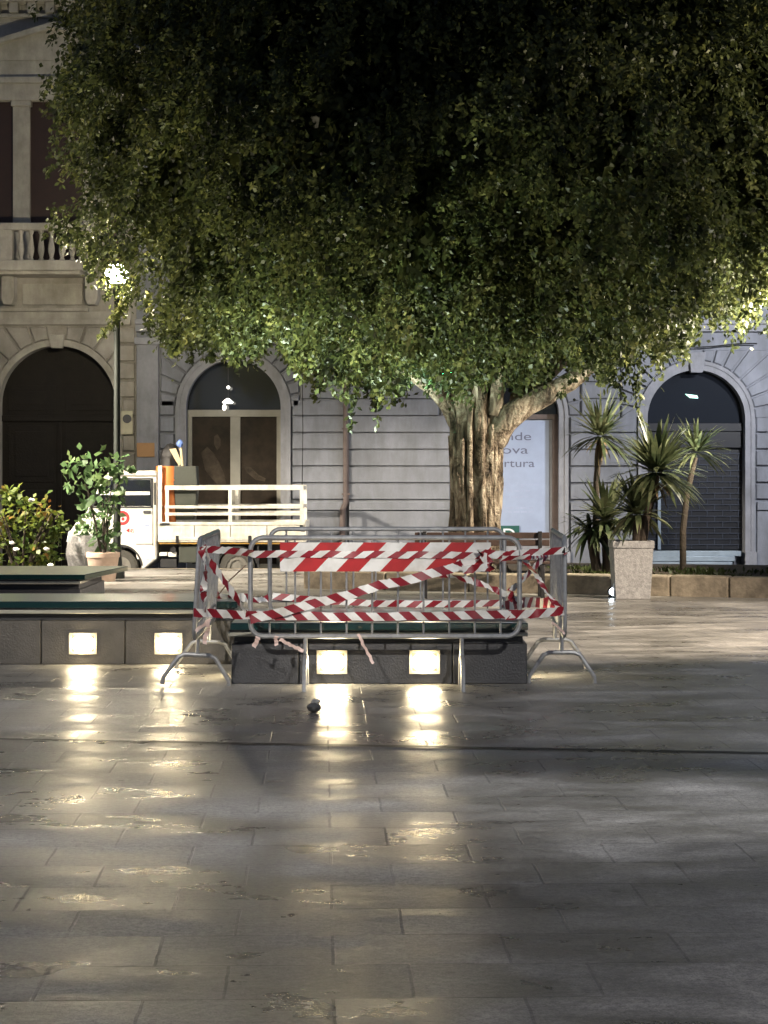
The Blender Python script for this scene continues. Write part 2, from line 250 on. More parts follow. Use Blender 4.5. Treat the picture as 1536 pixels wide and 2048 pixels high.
# ------------------------------------------------------------------ object helpers
BASE = {}
def tag(o, label=None, cat=None, group=None, kind=None):
    if label: o['label'] = label
    if cat: o['category'] = cat
    if group: o['group'] = group
    if kind: o['kind'] = kind
    return o
def thing(name, label, cat, loc=(0, 0, 0), group=None):
    o = bpy.data.objects.new(name, None); COL.objects.link(o); o.empty_display_size = .2
    o.location = loc; BASE[o.name] = Vector(loc)
    return tag(o, label, cat, group)
class MB:
    def __init__(s): s.v = []; s.f = []; s.uv = None
    def add(s, vs, fs):
        k = len(s.v); s.v += [tuple(v) for v in vs]; s.f += [tuple(i+k for i in f) for f in fs]; return s
    def box(s, x0, x1, y0, y1, z0, z1):
        return s.add([(x0,y0,z0),(x1,y0,z0),(x1,y1,z0),(x0,y1,z0),(x0,y0,z1),(x1,y0,z1),(x1,y1,z1),(x0,y1,z1)],
                     [(0,3,2,1),(4,5,6,7),(0,1,5,4),(1,2,6,5),(2,3,7,6),(3,0,4,7)])
    def prism(s, poly, y0, y1):
        """poly in (x, z), extruded from y0 (front) to y1"""
        n = len(poly); a = sum(poly[i][0]*poly[(i+1)%n][1]-poly[(i+1)%n][0]*poly[i][1] for i in range(n))
        if a < 0: poly = poly[::-1]
        vs = [(x, y0, z) for x, z in poly]+[(x, y1, z) for x, z in poly]
        return s.add(vs, [tuple(range(n)), tuple(range(2*n-1, n-1, -1))]+[(i, i+n, (i+1)%n+n, (i+1)%n) for i in range(n)])
    def block(s, poly, y, out=.055, ch=.015):
        """raised stone with chamfered face on a wall at y"""
        n = len(poly); a = sum(poly[i][0]*poly[(i+1)%n][1]-poly[(i+1)%n][0]*poly[i][1] for i in range(n))
        if a < 0: poly = poly[::-1]
        cx = sum(p[0] for p in poly)/n; cz = sum(p[1] for p in poly)/n
        inn = []
        for x, z in poly:
            dx, dz = cx-x, cz-z; l = math.hypot(dx, dz) or 1; k = min(.45, ch*1.4/l); inn.append((x+dx*k, z+dz*k))
        vs = [(x, y, z) for x, z in poly]+[(x, y-out*.6, z) for x, z in poly]+[(x, y-out, z) for x, z in inn]
        fs = [tuple(range(2*n, 3*n))]
        for i in range(n):
            j = (i+1) % n; fs += [(i, j, j+n, i+n), (i+n, j+n, j+2*n, i+2*n)]
        return s.add(vs, fs)
    def tube(s, pts, r, n=8, closed=False, cap=True):
        pts = [Vector(p) for p in pts]; m = len(pts); rs = r if isinstance(r, (list, tuple)) else [r]*m
        k = len(s.v); up = None
        for i, p in enumerate(pts):
            if closed: t = (pts[(i+1)%m]-pts[i-1])
            else: t = pts[min(i+1, m-1)]-pts[max(i-1, 0)]
            t.normalize()
            if up is None: up = Vector((0,0,1)) if abs(t.z) < .9 else Vector((0,1,0))
            a = t.cross(up); a.normalize(); b = a.cross(t); up = b.copy()
            for j in range(n):
                q = 2*math.pi*j/n; s.v.append(tuple(p+(a*math.cos(q)+b*math.sin(q))*rs[i]))
        for i in range(m if closed else m-1):
            i2 = (i+1) % m
            for j in range(n): s.f.append((k+i*n+j, k+i*n+(j+1)%n, k+i2*n+(j+1)%n, k+i2*n+j))
        if cap and not closed: s.f += [tuple(k+j for j in range(n))[::-1], tuple(k+(m-1)*n+j for j in range(n))]
        return s
    def lathe(s, prof, c=(0,0,0), n=24, fn=None, cap=True):
        k = len(s.v); m = len(prof)
        for r, z in prof:
            for j in range(n):
                q = 2*math.pi*j/n; rr = fn(q, r, z) if fn else r
                s.v.append((c[0]+rr*math.cos(q), c[1]+rr*math.sin(q), c[2]+z))
        for i in range(m-1):
            for j in range(n): s.f.append((k+i*n+j, k+i*n+(j+1)%n, k+(i+1)*n+(j+1)%n, k+(i+1)*n+j))
        if cap: s.f += [tuple(k+j for j in range(n))[::-1], tuple(k+(m-1)*n+j for j in range(n))]
        return s
    def cyl_y(s, cx, cz, r, y0, y1, n=28):
        return s.prism([(cx+r*math.cos(2*math.pi*i/n), cz+r*math.sin(2*math.pi*i/n)) for i in range(n)], y0, y1)
    def ring_y(s, cx, cz, r0, r1, y0, y1, a0=0, a1=2*math.pi, n=32):
        full = abs(a1-a0-2*math.pi) < 1e-6; k = len(s.v)
        m = n if full else n+1
        for i in range(m):
            q = a0+(a1-a0)*i/n
            for r, y in ((r0,y0),(r1,y0),(r1,y1),(r0,y1)): s.v.append((cx+r*math.cos(q), y, cz+r*math.sin(q)))
        for i in range(n):
            a = k+4*i; b = k+4*((i+1) % m)
            for j in range(4): s.f.append((a+j, b+j, b+(j+1)%4, a+(j+1)%4))
        if not full: s.f += [(k, k+1, k+2, k+3), tuple(k+4*n+j for j in (3,2,1,0))]
        return s
    def blob(s, c, r, n=12, jit=.12, seed=0):
        R = random.Random(seed); m = n//2
        k = len(s.v)
        for i in range(m+1):
            th = math.pi*i/m
            for j in range(n):
                q = 2*math.pi*j/n; e = 1+R.uniform(-jit, jit)
                s.v.append((c[0]+r[0]*e*math.sin(th)*math.cos(q), c[1]+r[1]*e*math.sin(th)*math.sin(q), c[2]+r[2]*e*math.cos(th)))
        for i in range(m):
            for j in range(n): s.f.append((k+i*n+j, k+(i+1)*n+j, k+(i+1)*n+(j+1)%n, k+i*n+(j+1)%n))
        return s
def link_mesh(name, v, f, mt, parent=None, loc=None, smooth=True, bevel=0., uv=None, sharp=.55):
    root = parent
    while root is not None and root.parent is not None: root = root.parent
    if root is not None:
        base = BASE[root.name]; own = Vector((0,0,0))
    else:
        if loc is None:
            a = np.array(v); loc = ((a[:,0].min()+a[:,0].max())/2, (a[:,1].min()+a[:,1].max())/2, a[:,2].min())
        base = Vector(loc); own = base
    me = bpy.data.meshes.new(name)
    me.from_pydata([(p[0]-base.x, p[1]-base.y, p[2]-base.z) for p in v], [], f)
    if uv is not None:
        l = me.uv_layers.new(name='UVMap')
        idx = np.empty(len(me.loops), dtype=np.int32); me.loops.foreach_get('vertex_index', idx)
        l.data.foreach_set('uv', np.array(uv, dtype=np.float32)[idx].ravel())
    me.materials.append(mt)
    if smooth:
        me.polygons.foreach_set('use_smooth', [True]*len(me.polygons)); me.set_sharp_from_angle(angle=sharp)
    o = bpy.data.objects.new(name, me); COL.objects.link(o)
    if parent is not None: o.parent = parent
    else: o.location = own; BASE[o.name] = Vector(own)
    if bevel:
        b = o.modifiers.new('Bevel', 'BEVEL'); b.width = bevel; b.segments = 2; b.limit_method = 'ANGLE'; b.angle_limit = .7
    return o
def put(name, mb, mt, parent=None, **kw): return link_mesh(name, mb.v, mb.f, mt, parent, **kw)
def copy_tree(o, parent=None):
    c = o.copy(); COL.objects.link(c)
    if parent is not None: c.parent = parent
    for ch in list(o.children): copy_tree(ch, c)
    if o.name in BASE: BASE[c.name] = BASE[o.name].copy()
    return c
def ground_at(o, kind='structure'): o['kind'] = kind; return o
def text(name, s, x0, x1, z, size, y, mt, parent):
    cu = bpy.data.curves.new(name, 'FONT'); cu.body = s; cu.size = size; cu.extrude = .002
    t = bpy.data.objects.new(name, cu); COL.objects.link(t)
    dg = bpy.context.evaluated_depsgraph_get(); me = bpy.data.meshes.new_from_object(t.evaluated_get(dg))
    vs = np.array([v.co[:] for v in me.vertices]); fs = [tuple(p.vertices) for p in me.polygons]
    bpy.data.objects.remove(t); bpy.data.curves.remove(cu); bpy.data.meshes.remove(me)
    w = vs[:,0].max()-vs[:,0].min(); k = (x1-x0)/w if x1 is not None else 1
    out = [(x0+(a[0]-vs[:,0].min())*k, y-a[2], z+a[1]) for a in vs]
    return link_mesh(name, out, fs, mt, parent, smooth=False)
def leaf_quads(C, A, Nn, L, W, fold=.12):
    """one folded diamond per leaf; arrays"""
    S = np.cross(A, Nn); S /= np.linalg.norm(S, axis=1)[:,None]+1e-9
    L = L[:,None]; W = W[:,None]
    v = np.stack([C, C+A*L*.5+S*W*.5+Nn*W*fold, C+A*L, C+A*L*.5-S*W*.5+Nn*W*fold], axis=1).reshape(-1, 3)
    return v
def link_quads(name, v, mt, parent=None, loc=None):
    root = parent
    while root is not None and root.parent is not None: root = root.parent
    base = BASE[root.name] if root is not None else Vector(loc)
    n = len(v)//4; v = (v-np.array(base)).astype(np.float32)
    me = bpy.data.meshes.new(name)
    me.vertices.add(n*4); me.vertices.foreach_set('co', v.ravel())
    me.loops.add(n*4); me.loops.foreach_set('vertex_index', np.arange(n*4, dtype=np.int32))
    me.polygons.add(n); me.polygons.foreach_set('loop_start', np.arange(0, n*4, 4, dtype=np.int32))
    me.update(calc_edges=True); me.validate()
    me.materials.append(mt)
    o = bpy.data.objects.new(name, me); COL.objects.link(o)
    if parent is not None: o.parent = parent
    else: o.location = base; BASE[o.name] = Vector(base)
    return o
def unit(a): return a/(np.linalg.norm(a, axis=1)[:,None]+1e-9)

# ------------------------------------------------------------------ ground
YE = 31.3; RZ = -.28
g = MB(); g.add([(-60,-30,0),(60,-30,0),(60,YE,0),(-60,YE,0)], [(0,1,2,3)])
ground_at(put('plaza_paving', g, M['paving'], smooth=False, loc=(0,0,0)))
g = MB().box(-60, 60, YE+.002, YE+.3, RZ-.2, -.003)
ground_at(put('kerb_strip', g, M['kerb'], smooth=False, bevel=.01))
g = MB(); g.add([(-60,YE+.3,RZ),(60,YE+.3,RZ),(60,70,RZ),(-60,70,RZ)], [(0,1,2,3)])
ground_at(put('road', g, M['road'], smooth=False, loc=(0,0,RZ)))
a = PT(-200,1475,0); d0 = 6200/535.; d1 = 6200/574.
g = MB(); xa, xb = PX(-300,d0), PX(1836,d1); w = .07
g.add([(xa,d0,.004),(xb,d1,.004),(xb,d1+w,.004),(xa,d0+w,.004)], [(0,1,2,3)])
ground_at(put('drain_slot', g, M['iron'], smooth=False))

# ------------------------------------------------------------------ buildings
YF = 34.5; S = F/YF
fx = lambda px: (px-768)/S
fz = lambda py: H-(py-HZ)/S
GZ = RZ
def clip(poly, nx, nz, c):
    out = []
    for i in range(len(poly)):
        p, q = poly[i], poly[(i+1) % len(poly)]
        a, b = p[0]*nx+p[1]*nz-c, q[0]*nx+q[1]*nz-c
        if a <= 0: out.append(p)
        if a*b < 0:
            t = a/(a-b); out.append((p[0]+(q[0]-p[0])*t, p[1]+(q[1]-p[1])*t))
    return out
def arched_wall(x0, x1, z0, z1, ops, y, deep=.45):
    """front face with arched openings, their reveals, and a body behind"""
    m = MB(); X = x0
    for o in sorted(ops, key=lambda o: o['cx']):
        l, r = o['cx']-o['r'], o['cx']+o['r']
        m.add([(X,y,z0),(l,y,z0),(l,y,z1),(X,y,z1)], [(0,1,2,3)])
        n = 28; arc = [(o['cx']-o['r']*math.cos(math.pi*i/n), o['zs']+o['r']*math.sin(math.pi*i/n)) for i in range(n+1)]
        for i in range(n):
            (xa, za), (xb, zb) = arc[i], arc[i+1]
            m.add([(xa,y,za),(xb,y,zb),(xb,y,z1),(xa,y,z1)], [(0,1,2,3)])
            m.add([(xa,y,za),(xa,y+deep,za),(xb,y+deep,zb),(xb,y,zb)], [(0,1,2,3)])
        m.add([(l,y,z0),(l,y+deep,z0),(l,y+deep,o['zs']),(l,y,o['zs'])], [(0,1,2,3)])
        m.add([(r,y,z0),(r,y,o['zs']),(r,y+deep,o['zs']),(r,y+deep,z0)], [(0,1,2,3)])
        X = r
    m.add([(X,y,z0),(x1,y,z0),(x1,y,z1),(X,y,z1)], [(0,1,2,3)])
    m.box(x0, x1, y+deep, y+7, z0, z1)
    m.add([(x0,y,z0),(x0,y,z1),(x0,y+deep,z1),(x0,y+deep,z0)], [(0,1,2,3)])
    m.add([(x1,y,z0),(x1,y+deep,z0),(x1,y+deep,z1),(x1,y,z1)], [(0,1,2,3)])
    m.add([(x0,y,z1),(x1,y,z1),(x1,y+deep,z1),(x0,y+deep,z1)], [(0,1,2,3)])
    return m
def rustication(x0, x1, rows, ops, y, gw=.017, seams=()):
    """chamfered stone courses and the wedge stones round each arch"""
    m = MB(); z_top = rows[-1]
    for o in ops:
        R1 = o['r']+o['ring']; xl, xr = o['vl'], o['vr']; zt = o['vt']
        nv = o.get('nv', 15)
        for i in range(nv):
            if i == nv//2 and o.get('key', True): continue
            a0, a1 = math.pi*i/nv, math.pi*(i+1)/nv
            big = 6.
            p = [(o['cx']+R1*math.cos(a), o['zs']+R1*math.sin(a)) for a in (a0, (a0+a1)/2, a1)]
            p += [(o['cx']+big*math.cos(a1), o['zs']+big*math.sin(a1)), (o['cx']+big*math.cos(a0), o['zs']+big*math.sin(a0))]
            # groove along radial sides
            for an, sg in ((a0, 1), (a1, -1)):
                nx, nz = sg*math.sin(an), -sg*math.cos(an)
                p = clip(p, nx, nz, nx*o['cx']+nz*o['zs']-gw)
            p = clip(p, 1, 0, xr-gw); p = clip(p, -1, 0, -(xl+gw)); p = clip(p, 0, 1, zt-gw)
            if len(p) >= 3: m.block(p, y)
    for k in range(len(rows)-1):
        za, zb = rows[k]+gw, rows[k+1]-gw
        spans = [(x0, x1)]
        for o in ops:
            if rows[k] < o['zs']-.02 : cut = (o['cx']-o['r']-o['ring'], o['cx']+o['r']+o['ring'])
            elif rows[k] < o['vt']-.02: cut = (o['vl'], o['vr'])
            else: continue
            ns = []
            for s0, s1 in spans:
                if cut[1] <= s0 or cut[0] >= s1: ns.append((s0, s1)); continue
                if cut[0] > s0: ns.append((s0, cut[0]))
                if cut[1] < s1: ns.append((cut[1], s1))
            spans = ns
        for q in seams:
            ns = []
            for s0, s1 in spans:
                if s0 < q < s1: ns += [(s0, q), (q, s1)]
                else: ns.append((s0, s1))
            spans = ns
        for s0, s1 in spans:
            if s1-s0 > .12: m.block([(s0+gw, za), (s1-gw, za), (s1-gw, zb), (s0+gw, zb)], y)
    return m
def arch_trim(o, y, z0, out=.075):
    m = MB()
    m.ring_y(o['cx'], o['zs'], o['r']-.004, o['r']+o['ring']*.55, y-out*.7, y+.02, 0, math.pi, 40)
    m.ring_y(o['cx'], o['zs'], o['r']+o['ring']*.551, o['r']+o['ring']-.012, y-out, y+.02, 0, math.pi, 40)
    for s in (-1, 1):
        for a, b, q in ((o['r']-.004, o['r']+o['ring']*.55, out*.7), (o['r']+o['ring']*.551, o['r']+o['ring']-.012, out)):
            xs = sorted((o['cx']+s*a, o['cx']+s*b)); m.box(xs[0], xs[1], y-q, y+.02, z0, o['zs'])
        xs = sorted((o['cx']+s*(o['r']-.008), o['cx']+s*(o['r']+o['ring']+.02))); m.box(xs[0], xs[1], y-out-.02, y+.02, z0, z0+.42)
    return m
def keystone(o, y, w=.13, ht=.30):
    z = o['zs']+o['r']
    return MB().prism([(o['cx']-w*.8, z-.05), (o['cx']+w*.8, z-.05), (o['cx']+w*1.15, z+ht), (o['cx']-w*1.15, z+ht)], y-.12, y+.03)
px1 = 1/S
opA = dict(cx=fx(467), r=95/S, zs=fz(815), ring=.18, vl=fx(320), vr=fx(600), vt=fz(665))
opB = dict(cx=fx(1020), r=98/S, zs=fz(832), ring=.17, vl=fx(880), vr=fx(1160), vt=fz(665))
opC = dict(cx=fx(1392), r=98/S, zs=fz(838), ring=.17, vl=fx(1240), vr=fx(1545), vt=fz(698), nv=17)
opD = dict(cx=fx(115), r=117/S, zs=fz(808), ring=.11, vl=fx(-40), vr=fx(236), vt=fz(652), nv=13)
opE = dict(cx=fx(1765), r=98/S, zs=fz(838), ring=.17, vl=fx(1620), vr=fx(1905), vt=fz(698), nv=17)
# --- grey building
gb = thing('grey_building', 'grey rendered building with arched shop doors and grooved stone courses behind the tree', 'building', (fx(900), YF, GZ))
gops = [opA, opB, opC, opE]
gwall = arched_wall(fx(273), fx(2050), GZ, 11.5, gops, YF)
rows = [fz(1000-33.5*i) for i in range(-1, 11)]; rows[0] = fz(1020)
rows = [fz(1000-33.5*i) for i in range(0, 10)]
rm = rustication(fx(318), fx(2050), rows, gops, YF, seams=(fx(692), fx(905), fx(1545), fx(1620)))
gwall.add(rm.v, rm.f); put('wall', gwall, M['grey'], gb, smooth=False)
for s0, s1 in ((fx(273), opA['cx']-opA['r']-.2), (opA['cx']+opA['r']+.2, fx(686)), (fx(698), opB['cx']-opB['r']-.2), (opB['cx']+opB['r']+.2, opC['cx']-opC['r']-.2), (opC['cx']+opC['r']+.2, opE['cx']-opE['r']-.2)):
    if s1 > s0: put('plinth', MB().box(s0, s1, YF-.06, YF+.01, GZ, fz(1022)).box(s0, s1, YF-.09, YF+.01, fz(1020), fz(1004)), M['grey'], gb, bevel=.008, smooth=False)
put('pilaster', MB().box(fx(275), fx(318), YF-.14, YF+.01, GZ, fz(690)).box(fx(271), fx(322), YF-.18, YF+.01, fz(690), fz(676)), M['grey_trim'], gb, bevel=.006)
put('cornice', MB().box(fx(273), fx(2050), YF-.16, YF+.01, fz(664), fz(650)).box(fx(273), fx(2050), YF-.24, YF+.01, fz(650), fz(640)), M['grey_trim'], gb, bevel=.006)
for o in gops:
    put('arch_surround', arch_trim(o, YF, GZ), M['grey_trim'], gb)
    put('keystone', keystone(o, YF), M['grey_trim'], gb, bevel=.008)
# downpipe
dp = MB().tube([(fx(692),YF-.09,fz(655)),(fx(692),YF-.09,fz(1005)),(fx(686),YF-.1,fz(1018)),(fx(683),YF-.1,GZ)], .05, 10)
for z in (fz(720), fz(860), fz(990)): dp.box(fx(692)-.07, fx(692)+.07, YF-.13, YF, z, z+.035)
put('downpipe', dp, M['pipe'], gb)
cb_ = []
for i in range(41):
    t_ = i/40; cb_.append((fx(330+1180*t_), YF-.17, fz(690)+.03*math.sin(t_*40)-.02*math.sin(t_*9)))
put('cable', MB().tube(cb_, .012, 6).tube([(fx(604),YF-.05,fz(690)), (fx(606),YF-.05,fz(860)), (fx(604),YF-.05,fz(1010))], .01, 6), M['iron'], gb)
# upper windows behind the crown
for cx in (467, 800, 1130, 1460):
    w = put('window', MB().box(fx(cx-50), fx(cx+50), YF-.03, YF+.01, fz(430), fz(190)), M['shutter'], gb, smooth=False)
    f = MB(); f.box(fx(cx-66), fx(cx-50), YF-.08, YF+.01, fz(436), fz(184)); f.box(fx(cx+50), fx(cx+66), YF-.08, YF+.01, fz(436), fz(184)); f.box(fx(cx-72), fx(cx+72), YF-.12, YF+.01, fz(184), fz(168))
    put('frame', f, M['grey_trim'], w, smooth=False)
yd = YF+.22
def fan(o, y, zb, shrink=.0):
    n = 28; r = o['r']-shrink
    p = [(o['cx']-r*math.cos(math.pi*i/n), o['zs']+r*math.sin(math.pi*i/n)) for i in range(n+1)]
    if zb < o['zs']: p = [(o['cx']-r, zb)]+p+[(o['cx']+r, zb)]
    return MB().prism(p, y, y+.04)
# shop door A with two dark poster panels
dA = put('shop_door', fan(opA, yd+.03, fz(822)), M['fan_glass'], gb, smooth=False)
tag(dA, 'cream framed double shop door with sepia poster panels under a dark fanlight')
f = MB(); l, r = opA['cx']-opA['r'], opA['cx']+opA['r']
f.box(l, r, yd-.05, yd+.05, fz(833), fz(819)); f.box(l, l+.085, yd-.04, yd+.04, GZ, fz(833)); f.box(r-.085, r, yd-.04, yd+.04, GZ, fz(833)); f.box(fx(459), fx(479), yd-.045, yd+.045, GZ, fz(833))
f.box(l+.085, fx(459), yd-.035, yd+.035, GZ, GZ+.2); f.box(fx(479), r-.085, yd-.035, yd+.035, GZ, GZ+.2)
put('door_frame', f, M['white_frame'], dA, bevel=.004)
put('poster', MB().box(l+.085, fx(459), yd, yd+.02, GZ+.2, fz(833)), M['poster_dark'], dA, smooth=False)
put('poster', MB().box(fx(479), r-.085, yd, yd+.02, GZ+.2, fz(833)), M['poster_dark'], dA, smooth=False)
# blurred pale forms on the poster (generic figure-like folds)
fm = mat('sepia_highlight', (.05, .039, .028), .6, .5, 7, spec=.15)
fg = MB(); yq = yd-.003
fg.prism([(fx(x), fz(y)) for x, y in ((400,905),(412,893),(424,905),(436,925),(446,948),(450,968),(438,975),(424,960),(408,940))], yq, yd+.002)
fg.prism([(fx(x), fz(y)) for x, y in ((426,872),(433,868),(439,878),(439,892),(432,900),(426,888))], yq, yd+.002)
fg.prism([(fx(x), fz(y)) for x, y in ((484,930),(500,935),(516,950),(530,957),(528,963),(510,960),(492,945))], yq, yd+.002)
put('poster_figure', fg, fm, dA, smooth=False)
# door B with the pale blue opening poster
dB = put('shop_window', fan(opB, yd+.03, fz(826)), M['dark_glass'], gb, smooth=False)
tag(dB, 'shop window with a pale blue opening notice behind the tree trunk')
l, r = opB['cx']-opB['r'], opB['cx']+opB['r']
put('window_frame', MB().box(l, r, yd-.05, yd+.05, fz(838), fz(828)).box(r-.10, r, yd-.04, yd+.04, GZ, fz(838)).box(l, l+.06, yd-.04, yd+.04, GZ, fz(838)), M['pipe'], dB, bevel=.004)
put('pane', MB().box(l+.06, r-.10, yd+.01, yd+.03, GZ, fz(838)), M['grey_trim'], dB, smooth=False)
put('poster', MB().box(fx(945), fx(1100), yd-.005, yd+.008, fz(1076), fz(840)), M['poster_blue'], dB, smooth=False)
for s_, e_, yy in (('Grande', 1064, 880), ('Nuova', 1058, 907), ('Apertura', 1071, 934)):
    text('lettering', s_, fx(958), fx(e_), fz(yy), .20, yd-.006, M['ink'], dB)
text('lettering', '24. 7 giorni', fx(1008), fx(1079), fz(972), .085, yd-.006, M['ink_pale'], dB)
bars = MB()
for yy, xa_, xb_ in ((984,968,1062),(996,968,1068),(1018,968,1068),(1026,968,1070)):
    x = xa_
    while x < xb_:
        w_ = random.uniform(6, 16); bars.box(fx(x), fx(min(x+w_, xb_)), yd-.007, yd-.004, fz(yy), fz(yy-3.5)); x += w_+3
put('fine_print', bars, M['ink_pale'], dB, smooth=False)
sg = put('green_sign', MB().box(fx(1001), fx(1040), yd-.03, yd-.012, fz(1090), fz(1052)), M['green_sign'], dB, smooth=False)
text('lettering', 'D', fx(1008), fx(1032), fz(1084), .33, yd-.031, M['white_vinyl'], dB)
# door C with the roller grille
dC = put('grille_door', fan(opC, yd+.03, fz(846)), M['dark_glass'], gb, smooth=False)
tag(dC, 'shop door closed by a dark brick pattern roller grille')
l, r = opC['cx']-opC['r'], opC['cx']+opC['r']
put('transom', MB().box(l, r, yd-.06, yd+.05, fz(862), fz(846)).box(l, r, yd-.03, yd+.05, fz(895), fz(863)), M['shutter_dark'], dC, bevel=.004)
put('grille_panel', MB().box(l, r, yd+.05, yd+.08, fz(1100), fz(895)), M['shutter_dark'], dC, smooth=False)
gr = MB(); zz = 895; k = 0
while zz < 1098:
    gr.box(l, r, yd+.03, yd+.049, fz(zz)-.008, fz(zz)+.008)
    x = l+(.0 if k % 2 else .13)
    while x < r: gr.box(x-.007, x+.007, yd+.032, yd+.0485, fz(min(zz+11.5, 1099)), fz(zz)-.008); x += .27
    zz += 11.5; k += 1
put('grille', gr, M['grille'], dC, smooth=False)
put('grille_post', MB().box(fx(1319), fx(1325), yd-.02, yd+.029, fz(1100), fz(895)), M['slate_metal'], dC, smooth=False)
put('door_sill', MB().box(l, r-.08, yd-.3, yd+.1, fz(1112), fz(1102)).box(l, r-.2, yd-.36, yd+.1, fz(1122), fz(1112)).box(l, r-.25, yd-.42, yd+.1, GZ, fz(1123)), M['slate_metal'], dC, bevel=.006)
put('green_reflection', MB().prism([(fx(1374),fz(787)),(fx(1398),fz(790)),(fx(1400),fz(796)),(fx(1384),fz(795))], yd-.02, yd+.01), M['green_glint'], dC, smooth=False)  # glowing sliver stands in for a green reflection in the glass
dE = put('shop_door', fan(opE, yd+.03, GZ), M['dark_glass'], gb, smooth=False)
# glowing lamp shape added in place of reflections in fanlight A
lp = thing('fanlight_glint', 'small glowing pendant shape standing in for lamp reflections in the fanlight above the poster door', 'lamp', (fx(455), YF-.05, fz(822)))
put('added_cord', MB().tube([(fx(457),YF-.05,fz(735)),(fx(457),YF-.05,fz(797))], .006, 6), M['iron'], lp)
put('globe', MB().blob((fx(457),YF-.05,fz(775)), (.03,.03,.03), 10, 0), M['fan_glint'], lp)
put('glint_dish', MB().lathe([(.02,.07),(.04,.055),(.10,.0),(.08,-.015)], (fx(456),YF-.05,fz(805)), 18), M['fan_glint'], lp)
put('glint_blob', MB().blob((fx(449),YF-.05,fz(815)), (.035,.03,.055), 10, .05), M['fan_glint'], lp)

# --- beige palazzo
pb = thing('stone_palazzo', 'beige stone palazzo with balustrade balcony above a dark arched gate', 'building', (fx(80), YF, GZ))
pwall = arched_wall(fx(-420), fx(272.5), GZ, 11.5, [opD], YF)
rows2 = [fz(1120-36*i) for i in range(0, 14)]; rows2[-1] = fz(652)
rm = rustication(fx(-420), fx(272), rows2, [opD], YF, seams=(fx(-60), fx(-200))); pwall.add(rm.v, rm.f); put('wall', pwall, M['beige'], pb, smooth=False)
put('arch_surround', arch_trim(opD, YF, GZ, .06), M['beige_trim'], pb)
put('keystone', keystone(opD, YF, .12, .18), M['beige_trim'], pb, bevel=.006)
put('cornice', MB().box(fx(-420), fx(262), YF-.10, YF+.01, fz(650), fz(640)).box(fx(-420), fx(262), YF-.06, YF+.01, fz(640), fz(624)).box(fx(-420), fx(178), YF-.09, YF+.01, fz(623), fz(617)), M['beige_trim'], pb, bevel=.006)
gt = fan(opD, YF+.3, GZ)
gd = put('gate', gt, M['dark_wood'], pb, smooth=False)
tag(gd, 'dark wooden double gate under the arch')
g2 = MB()
for xa_, xb_ in ((10, 105), (125, 220)):
    for ya, yb in ((1095, 980), (965, 850), (820, 770)):
        g2.box(fx(xa_), fx(xb_), YF+.275, YF+.301, fz(ya), fz(yb)); g2.box(fx(xa_+14), fx(xb_-14), YF+.26, YF+.276, fz(ya-12), fz(yb+12))
g2.box(fx(-2), fx(232), YF+.24, YF+.301, fz(842), fz(830)); g2.box(fx(112), fx(118), YF+.25, YF+.301, GZ, fz(830))
put('gate_panel', g2, M['dark_wood'], gd, bevel=.006, smooth=False)
# balcony
bal = put('balcony', MB().box(fx(-330), fx(178), YF-.75, YF-.01, fz(549), fz(529)).box(fx(-330), fx(172), YF-.68, YF-.01, fz(556), fz(549)), M['beige_trim'], pb, bevel=.012)
put('balcony_rail', MB().box(fx(-330), fx(178), YF-.76, YF-.5, fz(470), fz(456)), M['beige_trim'], bal, bevel=.015)
for xa_, xb_ in ((8, 40), (170, 177)): put('balcony_pier', MB().box(fx(xa_), fx(xb_), YF-.74, YF-.52, fz(529), fz(470)), M['beige_trim'], bal, bevel=.008)
hb = fz(470)-fz(529)
prof = [(.045,0),(.045,.05*hb),(.03,.1*hb),(.055,.3*hb),(.058,.4*hb),(.035,.7*hb),(.026,.85*hb),(.045,.93*hb),(.045,hb)]
bx = [x for x in (-10, -30, -50, -70, 55, 75, 95, 115, 136, 156)]
for x in bx: put('baluster', MB().lathe(prof, (fx(x), YF-.63, fz(529)), 14), M['beige_trim'], bal)
for x in (22, 188):
    br_ = MB().prism([(fx(x-13), fz(556)), (fx(x+13), fz(556)), (fx(x+13), fz(600)), (fx(x+8), fz(612)), (fx(x-8), fz(612)), (fx(x-13), fz(600))], YF-.34, YF+.01)
    put('corbel', br_, M['beige_trim'], bal, bevel=.012)
put('wall_panel', MB().box(fx(45), fx(165), YF-.03, YF+.01, fz(610), fz(568)), M['beige_trim'], pb, bevel=.006)
# window group with brown shutters
wn = put('window', MB().box(fx(62), fx(168), YF-.012, YF+.012, fz(529), fz(205)).box(fx(-40), fx(28), YF-.012, YF+.012, fz(529), fz(205)).box(fx(202), fx(250), YF-.012, YF+.012, fz(529), fz(205)), M['shutter'], pb, smooth=False)
ft = MB()
for xa_, xb_ in ((28, 62), (168, 202)):
    ft.box(fx(xa_), fx(xb_), YF-.12, YF+.01, fz(529), fz(215)); ft.box(fx(xa_-3), fx(xb_+3), YF-.16, YF+.01, fz(215), fz(204))
ft.box(fx(-60), fx(255), YF-.17, YF+.01, fz(204), fz(170)); ft.box(fx(-70), fx(262), YF-.22, YF+.01, fz(170), fz(158)); ft.box(fx(-62), fx(256), YF-.14, YF+.01, fz(157), fz(124))
put('window_frame', ft, M['beige_trim'], wn, bevel=.008)
pd = MB().prism([(fx(-75), fz(124)), (fx(300), fz(124)), (fx(300), fz(116)), (fx(112), fz(62)), (fx(-75), fz(116))], YF-.16, YF+.01)
pd.prism([(fx(-75), fz(116)), (fx(112), fz(62)), (fx(300), fz(116)), (fx(312), fz(112)), (fx(112), fz(50)), (fx(-87), fz(112))], YF-.3, YF+.01)
put('pediment', pd, M['beige_trim'], wn, smooth=False)
